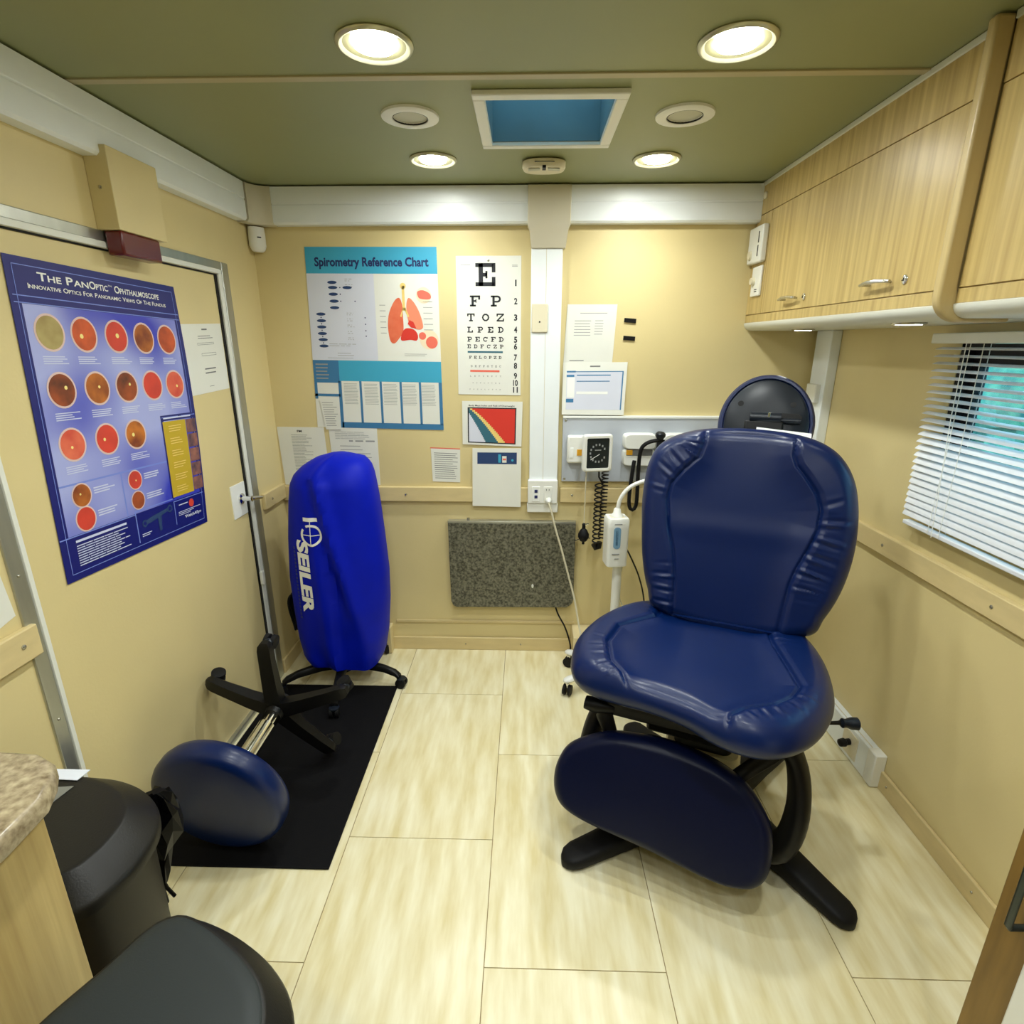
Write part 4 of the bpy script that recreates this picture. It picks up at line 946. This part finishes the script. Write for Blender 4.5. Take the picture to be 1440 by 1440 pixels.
for z in zs_:
    a, b, d, yc = cover_param(z); sec = []
    for k in range(96):
        t = 2*math.pi*k/96; c, s_ = math.cos(t), math.sin(t)
        X = math.copysign(abs(c)**(2/2.5), c); Y = math.copysign(abs(s_)**(2/2.5), s_)
        f = cfold(X, z) if s_ < 0 else .004*math.sin(t*5)
        sec.append(((a+b)/2+X*(b-a)/2, yc+Y*d+(-f if s_ < 0 else f), z+(.010*math.sin(t*3+1) if z < .13 else 0)))
    rings.append(sec)
cov = G().loft(rings).build('dust_cover', 'cover_blue', mc)
def on_cover(g, V, F, x0, z0, sx, sz, rot=True, off=.0035, shear=0.18):
    vs = []
    for x, y, _ in V:
        y2 = y; x2 = x+shear*y
        if rot: X, Z = x0+y2*sx, z0-x2*sz
        else: X, Z = x0+x2*sx, z0+y2*sz
        vs.append((X, front_y(X, Z)-off, Z))
    g.add(vs, F)
def densify(V, F):   # split long triangles so that print follows the cloth
    me = bpy.data.meshes.new('d'); me.from_pydata(V, [], F)
    import bmesh
    bm = bmesh.new(); bm.from_mesh(me); bmesh.ops.triangulate(bm, faces=bm.faces[:])
    bmesh.ops.subdivide_edges(bm, edges=[e for e in bm.edges if e.calc_length() > .12], cuts=3, use_grid_fill=True)
    bmesh.ops.triangulate(bm, faces=bm.faces[:])
    V = [tuple(v.co) for v in bm.verts]; F = [tuple(x.index for x in f.verts) for f in bm.faces]; bm.free(); bpy.data.meshes.remove(me)
    return V, F
g = G(); V, F = glyph_mesh('SEILER', .045); x0 = min(p[0] for p in V); x1 = max(p[0] for p in V)
V = [((p[0]-x0)/(x1-x0), p[1]/.7, 0) for p in V]; V, F = densify(V, F)
on_cover(g, V, F, -.935, .735, .048, .325, shear=.02); g.build('logo_letters', 'bright_white', cov)
g = G(); V = []; F = []
cx_, cz_, rr_ = -.868, .757, .045
def band(pts_a, pts_b):
    n = len(V); m = len(pts_a)
    for p in pts_a+pts_b: V.append((p[0], front_y(p[0], p[1])-.0035, p[1]))
    for i in range(m-1): F.append((n+i, n+i+1, n+m+i+1, n+m+i))
N_ = 48; aa = [R(-215+360*.93*k/N_) for k in range(N_+1)]
band([(cx_+rr_*math.cos(a), cz_+rr_*math.sin(a)) for a in aa], [(cx_+(rr_-.0095)*math.cos(a), cz_+(rr_-.0095)*math.sin(a)) for a in aa])
for k in range(1):
    xs = np.linspace(cx_-rr_, cx_+rr_, 16); band([(x, cz_+.0016) for x in xs], [(x, cz_-.0016) for x in xs])
    zz = np.linspace(cz_-rr_, cz_+rr_+.012, 16); band([(cx_-.0016, z) for z in zz], [(cx_+.0016, z) for z in zz])
xs = np.linspace(cx_-.030, cx_+.030, 12); band([(x, cz_+rr_+.028) for x in xs], [(x, cz_+rr_+.012) for x in xs])
g.add(V, F); g.build('logo_emblem', 'bright_white', cov)
g = G()
for k in range(20):
    z = .70-.0165*k; V = []; F = []
    for (dx, dz) in ((0, 0), (.009, 0), (.009, -.011), (0, -.011)): V.append((-.958+dx, front_y(-.958+dx, z+dz)-.003, z+dz))
    g.add(V, [(0, 1, 2, 3)])
g.build('faint_lettering', 'faint_blue', cov)
G().lathe([(.035, .06), (.035, .10), (.022, .12), (.022, .22)], (-.83, -.29, 0), (0, 0, 1), 24).build('stand_column', 'black', mc)
def caster(parent, x, y, z, d, r=.024):
    """twin wheel caster with its wheel axis along d"""
    d = Vector(d).normalized(); c = Vector((x, y, z))
    w_ = G()
    for s_ in (-1, 1): w_.lathe([(r*.5, -.009), (r, -.007), (r, .007), (r*.5, .009)], c+d*.012*s_, d, 20)
    o = w_.build('caster', 'black_rubber', parent)
    G().lathe([(.004, 0), (r*.85, .003), (r*.9, .010), (.004, .014)], c+Vector((0, 0, r*.55)), (0, 0, 1), 16).build('caster_hood', 'black_gloss', o)
for k, a in enumerate((-10, 62, 134, 206, 278)):
    dx, dy = math.cos(R(a)), math.sin(R(a)); L = .275 if k != 4 else .27
    c = Vector((-.83, -.29, 0))
    rings = []
    for f, z, w_, h in ((.02, .098, .022, .018), (.10, .100, .018, .016), (.20, .088, .015, .013), (.25, .072, .015, .012), (L-.005, .056, .015, .010)):
        rings.append([c+Vector((dx*f-dy*w_*q[0], dy*f+dx*w_*q[0], z+h*q[1])) for q in ((-1, -1), (1, -1), (1, .4), (.6, 1), (-.6, 1), (-1, .4))])
    G().loft(rings).build('base_leg', 'black', mc)
    caster(mc, c.x+dx*L, c.y+dy*L, .0255, (-dy, dx, 0), .0235)
g = G()
for k in range(5):
    pts = [(-1.052+.004*k+.014*math.cos(t), -.26+.016*k+.012*math.sin(t*2), .33+(.085+.006*k)*math.sin(t)) for t in [2*math.pi*i/30 for i in range(31)]]
    g.tube(pts, .006, 6, caps=False)
cb_ = g.build('coiled_cable', 'black_rubber', mc)
box('beige_box', 'beige_box', (-1.0, -.668, -.058, -.0005, .002, .145), None, .004); tag(bpy.data.objects['beige_box'], 'low beige boxed ledge on the floor behind the blue covered stand', 'box')
o = box('beige_box', 'beige_box', (.235, .375, -.135, -.0005, .002, .148), None, .004); tag(o, 'low beige boxed ledge on the floor beside the white lamp base', 'box')

# ================================================================== FLOOR MAT
o = box('floor_mat', 'mat_black', (-1.120, -.577, -1.256, -.338, .0006, .007), None, .003); tag(o, 'black rubber floor mat under the overturned stool', 'mat')

# ================================================================== OVERTURNED STOOL
st = thing('stool', 'overturned navy stool with chrome post and black five-leg base lying on the mat', 'stool', (-.875, -1.0, .007))
sc_ = Vector((-.900, -1.235, .212)); hub = Vector((-.868, -.845, .272)); ax_ = (hub-sc_).normalized()
sd_ = Vector((1, 0, 0)); sd_ = (sd_-ax_*sd_.dot(ax_)).normalized(); su_ = ax_.cross(sd_)*-1
if su_.z < 0: su_ = -su_
r0 = .201
G().lathe([(.002, -.010), (.10, -.008), (.172, -.005), (.186, -.001), (.196, .008), (r0, .020), (r0+.001, .045), (.196, .062), (.182, .070), (.10, .073), (.002, .073)], sc_, ax_, 72).build('seat_cushion', 'navy_vinyl', st)
G().lathe([(.002, .071), (.135, .071), (.135, .082), (.06, .092), (.03, .095)], sc_, ax_, 40).build('seat_plate', 'black', st)
G().lathe([(.028, .09), (.028, .30)], sc_, ax_, 28).build('chrome_sleeve', 'chrome', st)
G().lathe([(.020, .29), (.020, .39)], sc_, ax_, 24).build('gas_post', 'chrome', st)
G().lathe([(.028, -.055), (.030, -.05), (.036, -.01), (.040, .0), (.036, .022), (.010, .028)], hub, ax_, 28).build('hub', 'black', st)
for k in range(5):
    a = R(90+72*k+1); d = sd_*math.cos(a)+su_*math.sin(a); tt = ax_.cross(d); rings = []
    for f, h, w_, th in ((.02, -.012, .030, .026), (.10, -.010, .026, .023), (.20, -.002, .023, .019), (.245, .004, .023, .018), (.262, .006, .020, .016), (.272, .007, .012, .010)):
        rings.append([hub+d*f+ax_*h+tt*w_*x+ax_*th*y for x, y in ((-1, -1), (1, -1), (1, .5), (.6, 1), (-.6, 1), (-1, .5))])
    G().loft(rings).build('base_leg', 'black', st)
    p = hub+d*.250+ax_*.040
    w_ = G()
    ta = (tt+d*.2*(k % 3-1)).normalized()
    for s_ in (-1, 1): w_.lathe([(.012, -.009), (.024, -.007), (.024, .007), (.012, .009)], p+ta*.012*s_, ta, 20)
    o = w_.build('caster', 'black_rubber', st)
    G().lathe([(.006, -.02), (.020, .008), (.021, .018), (.006, .030)], hub+d*.250+ax_*.012, ax_, 16).build('caster_hood', 'black_gloss', o)

# ================================================================== BINS
def bin_(name, label, outline, ztop, mlid, extra):
    c = np.array(outline).mean(0); t = thing(name, label, 'bin', (float(c[0]), float(c[1]), 0))
    out = cat_rom(outline, 72)
    def ring(ins, z):
        return [(p[0]-ins*(p[0]-c[0])/np.hypot(*(p-c)), p[1]-ins*(p[1]-c[1])/np.hypot(*(p-c)), z) for p in out]
    G().loft([ring(.040, .002), ring(.034, .01), ring(.026, .12), ring(.018, ztop-.075), ring(.012, ztop-.055)]).build('bin_body', 'bin_brown', t)
    G().loft([ring(.008, ztop-.072), ring(.001, ztop-.068), ring(.0, ztop-.052), ring(.003, ztop-.046), ring(.007, ztop-.042), ring(extra, ztop-.003), ring(extra+.005, ztop-.0005), ring(extra+.012, ztop), ring(extra+.05, ztop+.001), ring(.12, ztop+.0015)]).build('bin_lid', mlid, t)
    return t, ring
t1, ring1 = bin_('pedal_bin', 'black oval pedal bin with a white label, between the counter and the stool',
    [(-.697, -1.70), (-.700, -1.79), (-.745, -1.850), (-.85, -1.868), (-1.0, -1.862), (-1.065, -1.80), (-1.075, -1.70), (-1.03, -1.60), (-.93, -1.553), (-.82, -1.572), (-.735, -1.630)], .65, 'bin_black', .046)
zz = .6518
g = G().add([(-.999, -1.583, zz), (-.900, -1.583, zz), (-.905, -1.612, zz), (-1.003, -1.608, zz)], [(0, 1, 2, 3)]); g.v += [(x, y, z+.0012) for x, y, z in g.v]; g.f += [(4, 5, 6, 7), (0, 1, 5, 4), (1, 2, 6, 5), (2, 3, 7, 6), (3, 0, 4, 7)]
g.build('white_label', 'label_white', t1)
g = G().add([(-.948, -1.632, zz), (-.900, -1.627, zz), (-.913, -1.69, zz), (-.975, -1.69, zz)], [(0, 1, 2, 3)]); g.v += [(x, y, z+.0008) for x, y, z in g.v]; g.f += [(4, 5, 6, 7), (0, 1, 5, 4), (1, 2, 6, 5), (2, 3, 7, 6), (3, 0, 4, 7)]
g.build('clear_sticker', 'tape_clear', t1)
t2, ring2 = bin_('pedal_bin', 'large black rounded bin lid with a top panel greyed by painted sheen in the near left corner',
    [(-.668, -2.04), (-.622, -1.935), (-.585, -1.868), (-.545, -1.846), (-.49, -1.857), (-.430, -1.882), (-.375, -1.915), (-.330, -1.958), (-.303, -2.014), (-.298, -2.08), (-.325, -2.16), (-.40, -2.225), (-.50, -2.245), (-.60, -2.21), (-.66, -2.14)], .65, 'bin_black', .030)
rings = [ring2(.036, .6500), ring2(.040, .6535), ring2(.060, .6555), ring2(.12, .657)]
G().loft(rings).build('lid_panel', 'bin_sheen_grey', t2)
# crumpled black bag by the bin
rs = np.random.RandomState(4); rings = []
for k, (x, y, z, r_) in enumerate([(-.800, -1.545, .565, .008), (-.800, -1.545, .550, .020), (-.797, -1.545, .51, .026), (-.796, -1.545, .46, .026), (-.810, -1.55, .41, .018), (-.826, -1.55, .35, .012), (-.832, -1.55, .31, .009)]):
    rings.append([(x+r_*math.cos(2*math.pi*i/11)*(1+.5*rs.rand()), y+r_*math.sin(2*math.pi*i/11)*(1+.5*rs.rand()), z+.016*rs.randn()*(1 if 0 < k < 6 else 0)) for i in range(11)])
rings = [[(x, y, max(z, .02)) for x, y, z in r_] for r_ in rings]
bg_ = G().loft(rings); bg_.tube([(-.832, -1.55, .315), (-.826, -1.55, .29), (-.812, -1.55, .265)], .004, 6); bg_.tube([(-.834, -1.55, .315), (-.836, -1.55, .28), (-.834, -1.55, .245)], .0045, 6)
bg_ = bg_.build('plastic_bag', 'bag_black', None, smooth=False); tag(bg_, 'crumpled glossy black bag hanging from the bin beside the stool seat', 'bag')

# ================================================================== NEAR LEFT COUNTER, NEAR RIGHT CABINET
bcab = thing('base_cabinet', 'light wood base cabinet under the speckled counter at the near left', 'cabinet', (-.92, -2.5, 0))
box('body', 'wood_light', (XL+.001, -.692, -3.4, -1.885, .0, .868), bcab, .002)
box('door', 'wood_light', (-.692, -.6885, -2.55, -1.888, .08, .862), bcab, .001)
g = G(); ol = [(XL+.001, -1.818), (-.80, -1.819), (-.735, -1.823), (-.699, -1.840), (-.678, -1.868), (-.660, -1.905), (-.656, -1.96), (-.656, -3.42), (XL+.001, -3.42)]
def insr(d, z): return [(x-(d if x > -1.1 else 0), y-(d if y > -3.4 else -d), z) for x, y in ol]
g.loft([insr(.006, .869), insr(0, .876), insr(0, .896), insr(.003, .903), insr(.009, .906)]); o = g.build('countertop', 'granite_tan'); tag(o, 'rounded corner of a tan speckled stone look countertop at the left edge', 'countertop')
rcab = thing('base_cabinet', 'darker wood cabinet front with a vertical bar handle at the lower right corner', 'cabinet', (1.08, -2.2, 0))
box('body', 'wood_brown', (.903, XR-.0005, -2.9, -1.702, .0, .86), rcab, .002)
box('door', 'wood_brown', (.886, .903, -1.784, -1.706, .02, .84), rcab, .002)
G().tube([(.886, -1.762, .515), (.858, -1.762, .515), (.855, -1.762, .520), (.855, -1.762, .70), (.858, -1.762, .705), (.886, -1.762, .705)], .006, 10).build('handle', 'handle_dark', rcab)
box('white_side_panel', 'white_plastic', (.872, .903, -2.9, -1.788, .02, .84), rcab, .004)
o = box('countertop', 'granite_tan', (.87, XR-.0005, -2.92, -1.68, .862, .90), None, .006); tag(o, 'tan stone look countertop above the right cabinet, out of view', 'countertop')

# ================================================================== EXAM LAMP AND CORDS
lp = thing('exam_lamp', 'white gooseneck exam lamp on a wheeled base beside the chair', 'lamp', (.40, -.27, 0))
C0 = Vector((.40, -.27, 0))
for a, L in ((207, .245), (146, .235), (72, .17), (-7, .24), (-79, .24)):
    dx, dy = math.cos(R(a)), math.sin(R(a)); rings = []
    for f, z, w_, h in ((.01, .085, .024, .016), (.12, .085, .021, .014), (L-.02, .076, .020, .013), (L, .074, .016, .010), (L+.008, .073, .006, .005)):
        rings.append([C0+Vector((dx*f-dy*w_*math.cos(q), dy*f+dx*w_*math.cos(q), z+h*math.sin(q))) for q in [2*math.pi*k/12 for k in range(12)]])
    G().loft(rings).build('base_leg', 'white_plastic', lp)
    p = C0+Vector((dx*(L-.012), dy*(L-.012), 0)); w_ = G(); d = Vector((-dy, dx, 0)).lerp(Vector((.6, .8, 0)), .4).normalized()
    for s_ in (-1, 1): w_.lathe([(.010, -.007), (.024, -.006), (.024, .006), (.010, .007)], p+Vector((0, 0, .0255))+d*.012*s_, d, 20)
    o = w_.build('caster', 'black_rubber', lp)
    G().lathe([(.004, 0), (.009, .001), (.009, .020), (.004, .024)], p+Vector((0, 0, .040)), (0, 0, 1), 12).build('caster_stem', 'chrome', o)
G().lathe([(.030, .07), (.030, .10), (.020, .105), (.020, .60)], C0, (0, 0, 1), 24).build('pole', 'white_plastic', lp)
g = G(); cxx, cyy = .385, -.275
def sqr(hx, hy, z, r=.014): return [(cxx+a*math.cos(.12)-b*math.sin(.12), cyy+a*math.sin(.12)+b*math.cos(.12), z) for a, b in rr(0, hx, hy, r)]
g.loft([sqr(.036, .036, .588), sqr(.044, .043, .594), sqr(.046, .044, .76), sqr(.046, .044, .796), sqr(.042, .041, .804)]); g.build('control_box', 'white_plastic', lp)
G().loft([sqr(.030, .027, .8035, .010), sqr(.028, .025, .8055, .010)]).build('box_top_inset', 'cream_plastic', lp)
e1 = Vector((math.cos(.12), math.sin(.12), 0)); e2 = Vector((math.sin(.12), -math.cos(.12), 0))
def onbox(name, m, u0, u1, z0, z1, r=.006):
    c = Vector((cxx, cyy, 0))+e2*.0445+e1*((u0+u1)/2); c.z = (z0+z1)/2
    return G().loft([[c+e1*a+Vector((0, 0, b))+e2*o_ for a, b in rr(0, (u1-u0)/2, (z1-z0)/2, r)] for o_ in (0, .0015)]).build(name, m, lp)
onbox('display', 'screen_blue', -.022, .008, .675, .770, .013); onbox('display_digits', 'teal_dark', -.0125, -.0015, .69, .755, .002)
onbox('small_print', 'ink_grey', -.026, .006, .648, .653, .001); onbox('small_print', 'ink_grey', -.014, .004, .628, .632, .001); onbox('small_print', 'ink_grey', -.02, .012, .782, .785, .001)
G().lathe([(.026, 0), (.024, .008), (.017, .014), (.014, .032), (.010, .036)], (cxx, cyy, .805), (0, 0, 1), 20).build('neck_socket', 'white_plastic', lp)
G().tube(cat_rom([(.387, -.275, .835), (.395, -.275, .880), (.425, -.275, .925), (.475, -.275, .953), (.54, -.28, .965), (.60, -.29, .955)], 30, False).tolist(), .0085, 12).build('gooseneck', 'white_plastic', lp)
G().lathe([(.012, 0), (.034, .03), (.038, .09), (.030, .11)], (.60, -.29, .955), (1, -.1, -.35), 24).build('lamp_head', 'white_plastic', lp)
def cord(name, m, pts, r, lab, grp=None):
    o = G().tube(cat_rom(pts, 48, False).tolist(), r, 8).build(name, m); return tag(o, lab, 'cord', grp)
pg = G().lathe([(.006, 0), (.013, .004), (.014, .018), (.007, .030)], (.106, -.0435, .812), (0, -1, -.3), 16).build('plug', 'white_plastic'); 
o = cord('white_cable', 'cord_white', [(.106, -.072, .803), (.120, -.082, .76), (.140, -.085, .68), (.170, -.09, .58), (.200, -.095, .47), (.235, -.11, .34), (.262, -.145, .20), (.290, -.20, .115), (.36, -.25, .10)], .0045, 'white power cord drooping from the outlet past the granite table leaf')
pl_ = pg; pl_.parent = o; pl_.location = pl_.location-o.location
cord('black_cable', 'black', [(.150, -.020, .262), (.165, -.035, .22), (.200, -.06, .16), (.224, -.10, .09), (.228, -.145, .02), (.30, -.20, .008)], .004, 'thin black cable dropping from below the granite table leaf to the floor')
cord('black_cable', 'black', [(.432, -.262, .66), (.455, -.26, .62), (.50, -.26, .52), (.53, -.26, .40), (.545, -.27, .2), (.54, -.3, .05)], .0035, 'thin black cable curving behind the lamp box down to the chair')
cord('beige_cable', 'cord_white', [(.425, -.262, .59), (.415, -.262, .50), (.42, -.262, .42), (.45, -.262, .36), (.50, -.262, .30), (.53, -.27, .05)], .003, 'thin beige cable behind the white lamp pole')
# outlet plug on right wall raceway
o = G().lathe([(.012, 0), (.012, .018), (.016, .022), (.014, .040), (.006, .046)], (1.2185, -.745, .075), (-1, -.2, 0), 18).build('power_plug', 'black'); tag(o, 'black power plug in the low white raceway on the right wall', 'plug')

# tiny print that cannot be picked apart
for o in list(bpy.data.objects):
    if o.parent and o.name.split('.')[0] in ('printed_text', 'small_print', 'chart_dots', 'faint_lettering', 'retina_spots', 'printed_lines', 'printed_diagram', 'gold_panel_text', 'dial_numbers', 'screen_bars'):
        o['kind'] = 'stuff'
